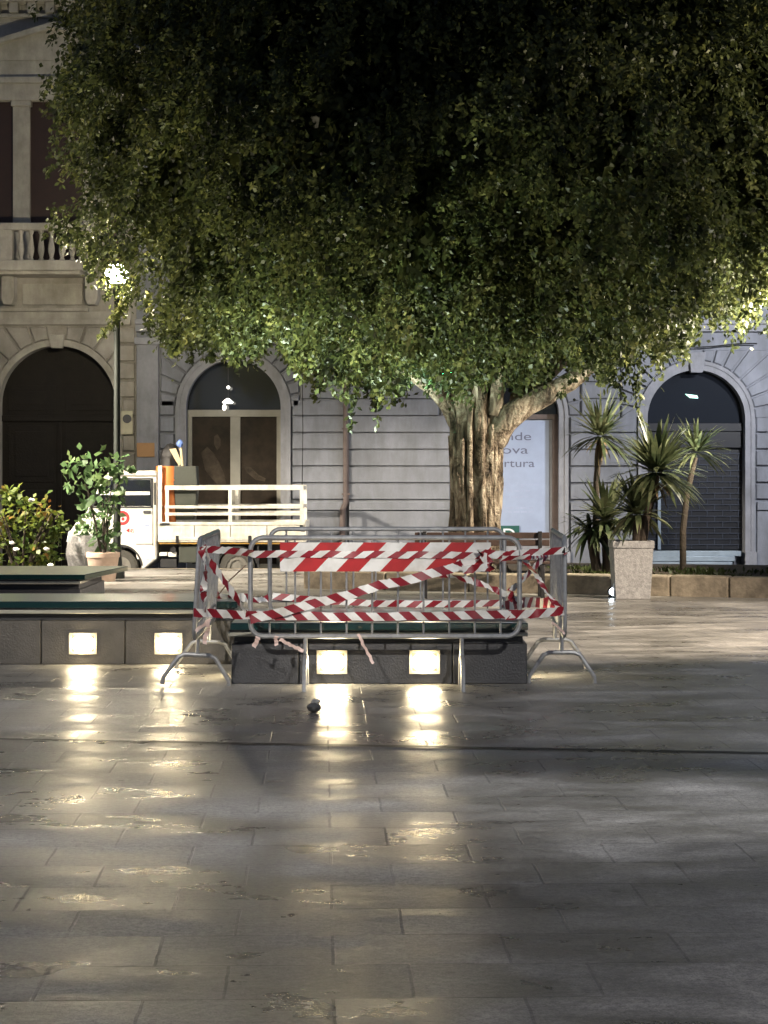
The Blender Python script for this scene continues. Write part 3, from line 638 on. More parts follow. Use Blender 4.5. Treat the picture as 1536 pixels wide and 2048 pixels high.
dn = MB().box(fx(-420), fx(290), YF-.25, YF+.01, fz(8), fz(-6)).box(fx(-420), fx(290), YF-.1, YF+.01, fz(36), fz(30))
x = -410
while x < 285: dn.box(fx(x), fx(x+17), YF-.18, YF+.01, fz(29), fz(9)); x += 36
put('dentil_cornice', dn, M['beige_trim'], pb, smooth=False)
# wall boxes
mb_ = thing('meter_box', 'cream meter box with a round black dial on the wall beside the arched gate', 'meter box', (fx(256), YF-.04, fz(868)))
put('case', MB().box(fx(244), fx(267), YF-.12, YF-.036, fz(869), fz(822)), M['meter'], mb_, bevel=.008)
put('dial', MB().cyl_y(fx(256), fz(838), .075, YF-.135, YF-.119), M['black_vinyl'], mb_)
tag(put('wall_plaque', MB().box(fx(276), fx(311), YF-.17, YF-.142, fz(914), fz(886)), M['orange_sign'], bevel=.004), 'faded orange plaque fixed low on the grey pilaster above the truck cab', 'plaque')

# ------------------------------------------------------------------ planting bed
def bedline(px, py): d = 6200/(py-940); return (PX(px, d), d)
k0 = bedline(607, 1177); k1 = bedline(1110, 1188); k2 = bedline(1700, 1200)
bed = thing('planting_bed', 'long low planting bed edged with worn brown stone kerb around the tree', 'planting bed', (k1[0], k1[1]+1, 0))
def kerbrun(p, q, h, n, jit=.006):
    m = MB(); dx, dy = q[0]-p[0], q[1]-p[1]; L_ = math.hypot(dx, dy); ux, uy = dx/L_, dy/L_; nx, ny = -uy, ux
    for i in range(n):
        a, b = L_*i/n+.006, L_*(i+1)/n-.006; hh = h+random.uniform(-jit, jit); o = random.uniform(-jit, jit)
        c = [(p[0]+ux*t+nx*w_, p[1]+uy*t+ny*w_) for t, w_ in ((a, o), (b, o), (b, .34), (a, .34))]
        m.add([(x, y, -.05) for x, y in c]+[(x, y, hh) for x, y in c], [(3,2,1,0),(4,5,6,7),(0,1,5,4),(1,2,6,5),(2,3,7,6),(3,0,4,7)])
    return m
put('kerb', kerbrun(k0, k1, .235, 3), M['kerb'], bed, bevel=.02)
put('kerb', kerbrun(k1, k2, .25, 5), M['kerb'], bed, bevel=.02)
put('kerb', kerbrun((k0[0]-.1, k0[1]+4.2), k0, .235, 3), M['kerb'], bed, bevel=.02)
so = MB(); so.add([(k0[0]+.25, k0[1]+.25, .19), (k1[0], k1[1]+.25, .19), (k2[0], k2[1]+.3, .19), (k2[0], 28.6, .19), (k0[0]+.2, 30.2, .19)], [(0,1,2,3,4)])
put('soil', so, M['soil'], bed, smooth=False)
n = 5200; C = np.stack([rng.uniform(k1[0], k2[0], n), rng.uniform(0, 1, n), np.full(n, .19)], 1)
C[:,1] = (k1[1]+(C[:,0]-k1[0])/(k2[0]-k1[0])*(k2[1]-k1[1]))+.36+C[:,1]**1.3*2.3
dens = np.sin(C[:,0]*5)+np.sin(C[:,1]*4+C[:,0]*2)+rng.normal(0, .7, n); C = C[dens > .75]; n = len(C)
A = unit(np.stack([rng.normal(0,.5,n), rng.normal(0,.5,n), rng.uniform(.5,1,n)],1)); Nn = unit(rng.normal(0,1,(n,3)))
gq = link_quads('grass', leaf_quads(C, A, Nn, rng.uniform(.04,.11,n), rng.uniform(.015,.04,n)), M['grass'], None, (k1[0], k1[1]+1, .19))
tag(gq, 'short weedy grass growing on the planting bed', 'grass', kind='stuff')

# ------------------------------------------------------------------ the big tree
TD = 26.6; TS = F/TD
tx = lambda px: (px-768)/TS
tz = lambda py: H-(py-HZ)/TS
tree = thing('ficus_tree', 'huge broad ficus tree with dense dark drooping crown and pale fluted trunk', 'tree', (tx(952), TD, .19))
from mathutils import noise as mnoise
def flute(q, r, z):
    return r*(.10*mnoise.noise((math.cos(q)*2.2, math.sin(q)*2.2, z*2.0))+.07*mnoise.noise((math.cos(q)*6, math.sin(q)*6, z*5))+1+.09*math.sin(5*q+z*.9)+.06*math.sin(9*q-z*1.7)+.04*math.sin(15*q+z*3))
tk = MB(); prof = [(.46,.05),(.36,.14),(.315,.35),(.30,.6),(.302,.9),(.31,1.2),(.315,1.5),(.325,1.8),(.33,2.1),(.33,2.35),(.30,2.7),(.3,3.1),(.2,3.6),(.1,4.4)]
pr2 = []
for (ra_, za_), (rb_, zb_) in zip(prof[:-1], prof[1:]):
    for t in (0, .125, .25, .375, .5, .625, .75, .875): pr2.append((ra_+(rb_-ra_)*t, za_+(zb_-za_)*t))
k = len(tk.v); tk.lathe(pr2, (tx(953), TD, .1), 84, flute)
def limb(pts, r0, r1, n=12, sub=4):
    P = [Vector(p) for p in pts]; out = []
    for i in range(len(P)-1):
        p0, p1, p2, p3 = P[max(i-1,0)], P[i], P[i+1], P[min(i+2, len(P)-1)]
        for s in range(sub):
            t = s/sub; out.append(.5*((2*p1)+(p2-p0)*t+(2*p0-5*p1+4*p2-p3)*t*t+(3*p1-p0-3*p2+p3)*t**3))
    out.append(P[-1]); m = len(out)
    rs = [(r0+(r1-r0)*i/(m-1))*(1+.09*math.sin(i*1.9)+.05*math.sin(i*4.3)) for i in range(m)]
    tk.tube(out, rs, n)
T_ = lambda px, py, dd=0: (tx(px), TD+dd, tz(py))
limb([T_(915,850,-.05), T_(885,800,-.15), T_(842,765,-.4), T_(790,735,-.7), T_(735,670,-1.1), T_(640,590,-1.6), T_(520,480,-2)], .115, .025)
limb([T_(985,880,-.12), T_(1020,832,-.25), T_(1090,790,-.3), T_(1150,755,-.4), T_(1225,688,-.5), T_(1330,600,-.7), T_(1480,470,-1)], .19, .035)
limb([T_(985,830,-.25), T_(993,780,-.3), T_(1000,730,-.35), T_(1030,600,-.7), T_(1080,420,-1)], .11, .03)
limb([T_(930,800,.1), T_(915,720,.3), T_(880,560,.6), T_(800,300,1)], .2, .04)
limb([T_(950,800,.2), T_(980,700,.9), T_(1010,540,1.8), T_(1080,300,2.6)], .2, .04)
limb([T_(900,770,.2), T_(800,690,1.2), T_(650,560,2.2), T_(500,400,3)], .14, .03)
limb([T_(1040,800,.2), T_(1150,700,1.3), T_(1300,560,2.3), T_(1450,400,3)], .14, .03)
limb([T_(842,768,-.4), T_(815,742,-.8), T_(760,715,-1.4), T_(690,690,-2.2)], .07, .02, 8)
# aerial roots fused along the trunk
for i in range(11):
    q = random.uniform(-2.9, -.2); x0_ = tx(953)+.315*math.cos(q); y0_ = TD+.315*math.sin(q)
    z_ = random.uniform(1.5, 2.6)
    limb([(x0_*1.0+.05*math.cos(q), y0_+.05*math.sin(q), z_), (x0_+.02*random.uniform(-1,1), y0_, z_*.6), (x0_+random.uniform(-.05,.05), y0_-.01, .75), (x0_+.04*math.cos(q), y0_+.04*math.sin(q), .12)], .034, .045, 8)
put('trunk', tk, M['bark'], tree, sharp=1.2)
# crown: sprays of small leaves on and below a broad lobed dome
CX, CY, CZ = tx(975), TD, 6.0; RX, RY, RU, RD = 5.15, 4.9, 5.6, 2.45
def lobes(u):
    return 1+.055*np.sin(5.1*u[:,0]*2+3*u[:,2])+.05*np.sin(7.3*u[:,1]*2+4.1*u[:,0]+1)+.045*np.sin(9*u[:,2]+5*u[:,0]*2+2)+.03*np.sin(17*u[:,0]+13*u[:,2]+9*u[:,1])+.05*np.sin(25*u[:,0]+3*np.sin(9*u[:,2]))*np.sin(27*u[:,2]+2*np.sin(11*u[:,0])+1.3)
def shell(n, back=.35):
    u = unit(rng.normal(0,1,(int(n*1.9),3)))
    keep = (u[:,1] < .25) | (rng.uniform(0,1,len(u)) < back); u = u[keep]
    keep = (u[:,2] < .72) | (rng.uniform(0,1,len(u)) < .3); u = u[keep][:n]
    rz = np.where(u[:,2] > 0, RU, RD); p = 2.7
    t = 1/((np.abs(u[:,0])/RX)**p+(np.abs(u[:,1])/RY)**p+(np.abs(u[:,2])/rz)**p)**(1/p)
    return u, t*lobes(u)
def sprays(B, U, n_leaf, out, droop, sL, sW, spread=.11, drf=None, tuft=1.):
    ns = len(B); L_ = rng.uniform(.7, 1.4, ns)
    s = 1-rng.uniform(0,1,(ns,n_leaf))**1.5*tuft
    hd = U.copy(); hd[:,2] *= .3; hd = unit(hd+rng.normal(0,.4,U.shape))
    P = B[:,None,:]+hd[:,None,:]*(out*L_[:,None]*s*(1-.4*s))[:,:,None]
    P[:,:,2] -= (droop*L_*(1 if drf is None else drf))[:,None]*s**1.6
    P += rng.normal(0, spread, P.shape)*(1-.6*s)[:,:,None]
    C = P.reshape(-1,3); n = len(C)
    A = unit(np.repeat(hd, n_leaf, 0)*.5+np.array([0,0,-.55])+rng.normal(0,.55,(n,3)))
    Nn = unit(np.repeat(U, n_leaf, 0)*.8+np.array([0,0,.35])+rng.normal(0,.6,(n,3)))
    return leaf_quads(C, A, Nn, rng.uniform(.5,1.5,n)*sL, rng.uniform(.6,1.4,n)*sW)
# outer bunches hang clear of the shaded inner mass
ub, tb = shell(1000); nb = len(ub); kb = rng.integers(7, 22, nb)
db = rng.uniform(-.02, .05, nb)
U1 = np.repeat(ub, kb, 0); D1 = np.repeat(tb*(1-db), kb)
B = np.array([CX,CY,CZ])+U1*D1[:,None]+rng.normal(0, .17, U1.shape)
drf = np.repeat(rng.uniform(.5, 1.5, nb)*np.where(ub[:,2] < -.3, 1.25, 1.0), kb)
q1 = sprays(B, U1, 25, .30, .44, .070, .050, .060, drf, .55)
ui, ti = shell(5200); di = rng.uniform(.13, .24, len(ui))
qi = sprays(np.array([CX,CY,CZ])+ui*(ti*(1-di))[:,None], ui, 20, .2, .3, .095, .064, .17)
u2, t2 = shell(5200, .8); B2 = np.array([CX,CY,CZ])+u2*(t2*rng.uniform(.62,.8,len(u2)))[:,None]
q2 = sprays(B2, u2, 14, .3, .3, .23, .16, .22)
q1 = np.concatenate([q1, qi])
# hanging twigs
strands = []
def strand(px0, py0, px1, py1, dd, k=26):
    k = int(k*(3 if dd > 0 else 1.7))
    p0 = np.array((tx(px0), TD, tz(py0))); p1 = np.array((tx(px1), TD, tz(py1)))
    sc_ = (TD+dd)/TD
    for p in (p0, p1):
        p[0] *= sc_; p[2] = H+(p[2]-H)*sc_; p[1] += dd
    s = rng.uniform(0,1,k)[:,None]; P = p0+(p1-p0)*s; P[:,0] += np.sin(s[:,0]*3)*.04
    strands.append(P+rng.normal(0,.05,P.shape)*(1.25-s))
for a in ((262,560,236,625,1.5,40),(238,612,196,676,1.5,34),(330,600,318,640,1.5,20),(372,640,380,725,1.5,34),(398,640,402,690,1.5,24),(300,600,290,668,1.3,18),
          (440,640,432,690,-1.5,22),(470,630,465,675,-1.5,18),(530,640,520,700,-2,20),(560,640,552,706,-2,24),(590,650,600,770,-2,30),(640,640,650,770,-2.2,40),
          (705,690,698,860,-2.2,60),(722,690,706,800,-2.2,40),(740,700,752,852,-2.2,30),(760,690,778,815,-2.2,40),(665,680,640,730,-2.2,22),(880,740,945,812,-1.6,24),(1010,720,1000,790,-1.6,24),
          (1180,690,1250,800,-1.5,50),(1200,680,1168,760,-1.5,30),(1240,680,1285,850,-1.5,66),(1260,690,1240,760,-1.5,30),(1290,660,1322,750,-1.5,34),(1320,650,1318,720,-1.5,24),
          (1345,620,1360,700,-1.5,24),(1390,600,1395,690,-1.2,24),(1430,590,1465,698,-1,44),(1470,570,1482,680,-1,24),(1500,560,1512,650,-1,24),(1490,590,1540,675,-1,40),(1520,540,1540,640,-1,24),(1150,720,1120,790,-1.5,26),
          (255,575,222,655,1.7,40),(215,560,205,600,1.8,14),(285,585,300,650,1.6,40),(320,600,335,690,1.5,40),(350,620,352,700,1.4,36),(410,640,425,720,1.2,40),(440,650,452,705,1,36),(345,650,352,700,-1.5,30),(420,660,415,720,-1.5,34),(500,650,495,690,-1.5,24),(580,660,575,740,-1.8,40),(612,680,618,745,-2,34),(660,690,668,790,-2.2,44),(690,700,684,800,-2.2,40),(800,700,806,780,-2,30),(850,720,858,790,-1.8,30),(900,720,893,775,-1.7,34),(960,720,965,770,-1.6,30),(1050,700,1046,760,-1.5,30),(1090,690,1098,745,-1.5,30),(1215,690,1222,770,-1.5,40),(1275,680,1268,790,-1.5,44),(1410,600,1425,660,-1,34),(105,300,92,350,0,20),(110,410,90,470,0,24),(190,480,180,525,-1,20)): strand(*a)
P = np.concatenate(strands); n = len(P)
A = unit(np.array([0,0,-.8])+rng.normal(0,.6,(n,3))); Nn = unit(rng.normal(0,1,(n,3))+np.array([0,-.5,.2]))
def clear_lamp(q):
    c_ = q.reshape(-1,4,3).mean(1); lx_ = PX(232, 28.6); k_ = c_[:,1]/28.6
    near = (np.abs(c_[:,0]-lx_*k_) < .62) & (np.abs(c_[:,2]-(H+(4.35-H)*k_)) < .75)
    edge = (c_[:,0] < lx_*k_+.1) & (c_[:,2] < H+(4.6-H)*k_) & (c_[:,2] > 3)
    drop = (near & (rng.uniform(0,1,len(c_)) < .58)) | (edge & (rng.uniform(0,1,len(c_)) < .45))
    return q.reshape(-1,4,3)[~drop].reshape(-1,3)
def envelope(q):
    c_ = q.reshape(-1,4,3).mean(1); px_ = 768+F*c_[:,0]/c_[:,1]; py_ = HZ-F*(c_[:,2]-H)/c_[:,1]
    ex = [-400,0,90,170,215,300,380,470,560,640,700,790,870,950,1050,1150,1290,1400,1536,2400]
    ey = [470,470,475,508,575,650,700,690,705,765,795,768,770,775,752,735,712,650,590,590]
    dy = py_-np.interp(px_, ex, ey)-26*np.sin(px_*.043)-14*np.sin(px_*.11+1)
    keep = (dy < 0) | (rng.uniform(0,1,len(dy)) < np.exp(-np.maximum(dy,0)/11))
    return q.reshape(-1,4,3)[keep].reshape(-1,3)
q1 = envelope(clear_lamp(q1)); q2 = envelope(clear_lamp(q2))
q3 = leaf_quads(P, A, Nn, rng.uniform(.055,.10,n), rng.uniform(.035,.058,n))
link_quads('crown', np.concatenate([q1, q2, q3]), M['ficus'], tree)
# green lamp in the fork
gl = thing('green_spotlight', 'small green lit spotlight strapped in the fork of the ficus', 'spotlight', T_(893,756,-.75))
put('housing', MB().box(tx(893)*.975-.10, tx(893)*.975+.10, TD-.82, TD-.68, tz(757), tz(746)), M['iron'], gl, bevel=.01)
put('lens', MB().box(tx(893)*.975-.09, tx(893)*.975+.09, TD-.835, TD-.8205, tz(758), tz(750)), M['greenlamp'], gl, smooth=False)

# ------------------------------------------------------------------ street lamp (visible) ----
LD = 28.6
sl = thing('street_lamp', 'slim dark green street lamp with a glaring globe half hidden in leaves', 'street lamp', (PX(234,LD), LD, 0))
lx = PX(234, LD); zt = PZ(572, LD)
put('pole', MB().lathe([(.11,0),(.11,.12),(.075,.18),(.055,.5),(.05,1.2),(.042,zt-.15),(.06,zt-.1),(.06,zt-.02)], (lx,LD,0), 16), M['pole'], sl)
hd_ = put('lamp_head', MB().lathe([(.07,zt-.02),(.13,zt),(.13,zt+.03)], (lx,LD,0), 18), M['pole'], sl)
put('globe', MB().blob((lx,LD,zt+.17), (.165,.165,.165), 24, 0), M['lamp'], hd_)
put('cap', MB().lathe([(.12,zt+.30),(.09,zt+.34),(.03,zt+.36)], (lx,LD,0), 18), M['pole'], hd_)

# ------------------------------------------------------------------ potted plants on the plaza edge
def lathe_pot(r_top, r_bot, h, c, n=28):
    return MB().lathe([(r_bot*.96,0),(r_bot,.01),(r_top*.93,h*.8),(r_top*.94,h*.82),(r_top,h*.83),(r_top,h*.985),(r_top*.97,h),(r_top*.88,h),(r_top*.86,h*.88),(.02,h*.86)], c, n, cap=True)
d = 27.9; c = (PX(206,d), d, 0); R_ = 34/ (F/d); hp = .405
pp = thing('potted_shrub', 'leafy shrub in a round faded terracotta pot next to the street lamp', 'potted plant', c)
put('pot', lathe_pot(R_, R_*.72, hp, c), M['terracotta'], pp)
put('soil', MB().lathe([(R_*.85,hp*.93),(.02,hp*.95)], c, 20), M['soil'], pp)
st = MB()
for i in range(6):
    a_ = random.uniform(0, 6.3); l_ = random.uniform(.15,.4)
    st.tube([(c[0]+.03*math.cos(a_), c[1]+.03*math.sin(a_), hp*.9), (c[0]+l_*.4*math.cos(a_)-.03, c[1]+l_*.4*math.sin(a_), .8), (c[0]+l_*math.cos(a_)-.05, c[1]+l_*math.sin(a_)*.6, 1.35)], [.014,.011,.006], 6)
put('stem', st, M['stem'], pp)
def foliage(cents, per, sL, sW, seed=1):
    out = []
    for (x, y, z, r) in cents:
        n = per; C = np.array((x,y,z))+rng.normal(0, r*.5, (n,3))
        A = unit((C-np.array((x,y,z)))/r+rng.normal(0,.6,(n,3))+np.array([0,0,-.15])); Nn = unit(rng.normal(0,.7,(n,3))+np.array([0,-.55,.7]))
        out.append(leaf_quads(C, A, Nn, rng.uniform(.7,1.3,n)*sL, rng.uniform(.75,1.25,n)*sW, .2))
    return np.concatenate(out)
def pxc(lst, d, rs=1.): return [(PX(a, d+dd), d+dd, PZ(b, d+dd), r/(F/d)*rs) for a, b, r, dd in lst]
fo = pxc([(190,915,22,0),(170,930,22,.1),(215,930,22,-.1),(232,925,20,0),(160,960,24,0),(190,955,26,-.1),(220,960,24,.1),(178,990,24,0),(205,990,24,-.1),(150,965,16,0),(225,990,20,0),(185,1020,20,.1),(210,1025,22,-.05),(228,1020,18,0),(168,1025,14,0),(215,1060,16,0),(222,1085,16,0),(200,1080,14,0),(245,945,12,0),(140,930,12,0)], d)
link_quads('foliage', foliage(fo, 14, .14, .085), M['shrub'], pp)
d = 28.6; c = (PX(176,d), d, 0); R_ = 44/(F/d)
oc = thing('stone_planter', 'pale eight-sided stone planter with dark plant behind the terracotta pot', 'planter', c)
put('pot', MB().lathe([(R_*.8,0),(R_*.97,.30),(R_*1.0,.34),(R_*.9,.62),(R_*.8,.62),(R_*.78,.52),(.02,.5)], c, 8), M['pot_stone'], oc, sharp=.3)
put('foliage', MB(), M['shrub'], oc) if False else None
fo = pxc([(165,1062,14,0),(190,1060,14,0),(178,1050,14,0),(200,1070,12,0)], d)
link_quads('foliage', foliage(fo, 26, .12, .07), M['shrub'], oc)
d = 28.0; c = (PX(45,d), d, 0)
bs = thing('flowering_bush', 'bright yellow-green bush dotted with white flowers at the edge of the plaza', 'bush', c)
st = MB()
for i in range(9):
    a_ = random.uniform(0,6.3); st.tube([(c[0]+.05*math.cos(a_), c[1]+.05*math.sin(a_), 0), (c[0]+.25*math.cos(a_), c[1]+.2*math.sin(a_), .5), (c[0]+.55*math.cos(a_), c[1]+.35*math.sin(a_), .95)], [.018,.012,.006], 6)
put('stem', st, M['stem'], bs)
fo = pxc([(20,990,16,0),(25,1015,24,.1),(60,1010,26,-.1),(90,1020,20,0),(10,1045,28,0),(45,1045,30,-.15),(75,1050,28,.1),(105,1060,18,0),(20,1080,30,0),(55,1085,32,-.1),(90,1090,26,0),(120,1052,10,0),(30,1115,30,0),(70,1120,30,.1),(100,1120,22,0),(-20,1050,34,0),(-20,1100,34,0)], d)
link_quads('foliage', foliage(fo, 46, .105, .065), M['bush'], bs)
for i, (a_, b_) in enumerate(((63,1000),(24,1086),(92,1098),(33,1098),(100,1130))):
    p = PT(a_, b_, d-.42); put('flower', MB().blob(p, (.045,.03,.024), 8, .3, i), M['flower'], bs)

# yuccas -----------------------------------------------------------------
def rosette(c, n, L0, W0, droop, el=(-.35,1.25), seed=0):
    R = random.Random(seed); vs = []; 
    for i in range(n):
        az = R.uniform(0, 2*math.pi); e = R.uniform(*el); L_ = L0*R.uniform(.7,1.15); W_ = W0*R.uniform(.7,1.2)
        d_ = Vector((math.cos(az)*math.cos(e), math.sin(az)*math.cos(e), math.sin(e))); side = Vector((-math.sin(az), math.cos(az), 0))
        nseg = 4; prev = None; p = Vector(c)+d_*.03
        for s in range(nseg+1):
            t = s/nseg; w_ = W_*(.55+1.1*t)*(1-t)**.6*1.3 if s < nseg else .001
            w_ = W_*(.7 if s == 0 else (1., .95, .65, .02)[s-1])
            a_, b_ = p-side*w_*.5, p+side*w_*.5
            if prev: vs.append((prev[0], prev[1], b_, a_))
            prev = (a_, b_); d_ = (d_+Vector((0,0,-droop*(.3+t)/nseg*(1.2-e*.5)))).normalized(); p = p+d_*(L_/nseg)
    return vs
def yucca(name, label, cat, base, heads, stems, group=None, pot=None, dry=None):
    th = thing(name, label, cat, base, group)
    for pts, r0, r1 in stems: put('trunk', MB().tube(pts, [r0+(r1-r0)*i/(len(pts)-1) for i in range(len(pts))], 10), M['stem'], th)
    for i, (c, n, L_, W_, dr, el, sd) in enumerate(heads):
        q = rosette(c, n, L_, W_, dr, el, sd); m = MB()
        for f4 in q: m.add(f4, [(0,1,2,3)])
        put('leaf_rosette', m, M['yucca'], th, smooth=False)
    if dry:
        m = MB()
        for c, n, L_, W_, sd in dry:
            for f4 in rosette(c, n, L_, W_, 1.2, (-1.1,.2), sd): m.add(f4, [(0,1,2,3)])
        put('dry_leaf_skirt', m, M['yucca_dry'], th, smooth=False)
    return th
d = 26.3; G0 = .19
b = (PX(1193,d), d, G0)
yucca('yucca', 'tallest slender yucca with a bare thin trunk standing closest to the ficus', 'yucca', b,
      [(PT(1200,872,d), 140, .62, .045, .75, (-.5,1.3), 1)], [([b, PT(1192,1040,d), PT(1193,960,d), PT(1200,880,d)], .048, .038)], 'yuccas in the planting bed', dry=[(PT(1200,882,d), 30, .3, .03, 5)])
d = 26.5; b = (PX(1366,d), d, G0)
yucca('yucca', 'thin dim yucca standing in front of the roller grille', 'yucca', b,
      [(PT(1392,905,d), 90, .5, .045, .9, (-.4,1.2), 2)], [([b, PT(1366,1060,d), PT(1374,990,d), PT(1390,915,d)], .045, .036)], 'yuccas in the planting bed')
d = 25.9; b = (PX(1196,d), d, G0)
yucca('yucca', 'low bushy yucca with several short trunks at the foot of the tallest yucca', 'yucca', b,
      [(PT(1210,1040,d), 120, .60, .06, .85, (-.4,1.3), 3), (PT(1180,1060,d), 70, .52, .055, 1.1, (-.7,.8), 4)],
      [([b, PT(1185,1090,d), PT(1180,1062,d)], .07, .05), ([(b[0]+.12,b[1],b[2]), PT(1212,1090,d), PT(1210,1045,d)], .06, .05)], 'yuccas in the planting bed')
d = 24.2; c = (PX(1262,d), d, 0)
yp = yucca('potted_yucca', 'full pale yucca growing from a tall square tapered stone pot', 'potted plant', c,
      [(PT(1312,945,d), 170, .68, .068, .8, (-.5,1.35), 6), (PT(1275,1030,d), 130, .54, .065, 1.0, (-.5,1.3), 7)],
      [([PT(1285,1085,d), PT(1292,1040,d), PT(1305,985,d), PT(1312,950,d)], .055, .05), ([PT(1272,1088,d), PT(1275,1035,d)], .05, .045)], dry=[(PT(1310,965,d), 22, .3, .04, 8)])
m = MB(); ht = .70; rt, rb = .25, .208
def sq(r, z): return [(c[0]-r, c[1]-r, z), (c[0]+r, c[1]-r, z), (c[0]+r, c[1]+r, z), (c[0]-r, c[1]+r, z)]
v = sq(rb,0)+sq(rt*.96,ht-.09)+sq(rt,ht-.085)+sq(rt,ht)+sq(rt*.86,ht)+sq(rt*.82,ht-.1)
m.add(v, [(3,2,1,0)]+[(4*k_+j, 4*k_+(j+1)%4, 4*k_+4+(j+1)%4, 4*k_+4+j) for k_ in range(5) for j in range(4)]+[(20,21,22,23)])
pot_o = put('pot', m, M['pot_stone'], yp, bevel=.012)
put('soil', MB().box(c[0]-.2, c[0]+.2, c[1]-.2, c[1]+.2, ht-.12, ht-.06), M['soil'], yp, smooth=False)
# small ground lamp
d = 6200/(1193-940.)-.2; d_gl = d; gx = PX(1225, d)
gl = thing('ground_lamp', 'small cold white ground lamp shining beside the square stone pot', 'lamp', (gx, d, 0))
put('housing', MB().lathe([(.05,0),(.05,.02),(.02,.03),(.02,.05)], (gx,d,0), 14).ring_y(gx, .075, .045, .06, d-.06, d+.05), M['iron'], gl)
put('lens', MB().cyl_y(gx, .075, .0445, d-.055, d-.03), M['groundlamp'], gl)

# ------------------------------------------------------------------ wooden bench
d = 24.3; x0, x1 = PX(830,d), PX(1102,d)
bn = thing('park_bench', 'dark slatted wooden bench facing the barriers under the ficus', 'bench', ((x0+x1)/2, d, 0))
m = MB()
for za_ in (.62, .71): m.box(x0, x1, d+.19-.02*(za_ > .7)*-1, d+.225, za_, za_+.075)
put('backrest', m, M['bench_wood'], bn, bevel=.008)
m = MB()
for k_ in range(4): m.box(x0, x1, d-.27+k_*.115, d-.17+k_*.115, .42, .455)
put('seat', m, M['bench_wood'], bn, bevel=.008)
for xx in (x0+.12, x1-.12):
    put('leg', MB().box(xx-.025, xx+.025, d-.25, d-.2, 0, .419).box(xx-.025, xx+.025, d+.15, d+.189, 0, .80).box(xx-.025, xx+.025, d-.199, d+.149, .37, .419), M['iron'], bn, bevel=.006)

# ------------------------------------------------------------------ stone walls with glass skylight slabs
def recessed(parent, cx, cz, y, w=.18, h=.13, axis='y'):
    """a lit square fitting let into a wall face"""
    if axis == 'y':
        m = MB()
        for a, b, c_, e in ((-w/2-.02,-w/2,-h/2-.02,h/2+.02),(w/2,w/2+.02,-h/2-.02,h/2+.02),(-w/2,w/2,h/2,h/2+.02),(-w/2,w/2,-h/2-.02,-h/2)):
            m.box(cx+a, cx+b, y-.012, y+.01, cz+c_, cz+e)
        wl = put('wall_light', m, M['rim'], parent, smooth=False)
        v = []; fs = []; K = 24; R_ = 5
        for j in range(R_+1):
            ph = math.pi/2*j/R_
            for i in range(K):
                q = 2*math.pi*i/K; cq, sq_ = math.cos(q), math.sin(q)
                v.append((cx+w/2*math.cos(ph)*math.copysign(abs(cq)**.92, cq), y-.004-.042*math.sin(ph), cz+h/2*math.cos(ph)*math.copysign(abs(sq_)**.92, sq_)))
        for j in range(R_):
            for i in range(K): fs.append((j*K+i, j*K+(i+1)%K, (j+1)*K+(i+1)%K, (j+1)*K+i))
        put('lens', MB().add(v, fs), M['reclamp'], wl)
        put('back_plate', MB().box(cx-w/2, cx+w/2, y-.003, y+.012, cz-h/2, cz+h/2), M['stone_dark'], wl, smooth=False)
    else:
        s = axis; m = MB()
        for a, b, c_, e in ((-w/2-.02,-w/2,-h/2-.02,h/2+.02),(w/2,w/2+.02,-h/2-.02,h/2+.02),(-w/2,w/2,h/2,h/2+.02),(-w/2,w/2,-h/2-.02,-h/2)):
            m.box(min(cx,cx+s*.012), max(cx,cx+s*.012), y+a, y+b, cz+c_, cz+e)
        wl = put('wall_light', m, M['rim'], parent, smooth=False)
        put('lens', MB().box(min(cx,cx+s*.006), max(cx,cx+s*.006), y-w/2, y+w/2, cz-h/2, cz+h/2), M['reclamp'], wl, smooth=False)
def skylight(name, label, xl, xr, y0, y1, ztop, body_mat, joints, inset_l=0., inset_r=0., overhang=.0, body_y=.05, top_body=.33, xbr=None):
    th = thing(name, label, 'skylight', ((xl+xr)/2, (y0+y1)/2, 0))
    m = MB(); js = [xl]+joints+[xbr if xbr else xr]
    for a, b in zip(js[:-1], js[1:]): m.box(a+.003, b-.003, y0+body_y, y1-.02, 0, ztop-.155)
    put('wall', m, body_mat, th, bevel=.006)
    xr2 = xbr if xbr else xr
    put('recess', MB().box(xl+.02, xr2-.03, y0+body_y+.07, y1-.05, ztop-.155, ztop-.1), M['stone_black'], th, smooth=False)
    put('metal_strip', MB().box(xl-.02, xr2, y0+.02, y1-.01, ztop-.099, ztop-.07), M['alu'], th, bevel=.004)
    put('gasket', MB().box(xl-.01, xr2-.02, y0+.035, y1-.02, ztop-.07, ztop-.052), M['stone_black'], th, smooth=False)
    z0_, z1_ = ztop-.052, ztop-.003
    p = [(xl, y0), (xr, y0), (xr-inset_r, y1), (xl+inset_l, y1)]
    v = [(x, y, z0_) for x, y in p]+[(x, y, z1_) for x, y in p]
    gs = put('glass_slab', MB().add(v, [(3,2,1,0),(0,1,5,4),(1,2,6,5),(2,3,7,6),(3,0,4,7),(4,5,6,7)]), M['slab_edge'], th, smooth=False, bevel=.004)
    v = [(x+(.006 if x < (xl+xr)/2 else -.006), y+(.006 if y < (y0+y1)/2 else -.006), ztop) for x, y in p]
    put('glass_top', MB().add([(a_, b_, ztop-.0005) for a_, b_, _ in v], [(0,1,2,3)]), M['slab_glass'], gs, smooth=False)
    return th
wa = skylight('skylight_bench', 'long low stone wall carrying a green glass slab with two lit lamps beside the barriers', -4.6, PX(474,15.9), 15.9, 16.95, .505, M['stone_dark'], [PX(82,15.95), PX(250,15.95)], overhang=.05, inset_l=.5, inset_r=.08)
for px in (166, 337): recessed(wa, PX(px,15.95), PZ(1287,15.95), 15.95)
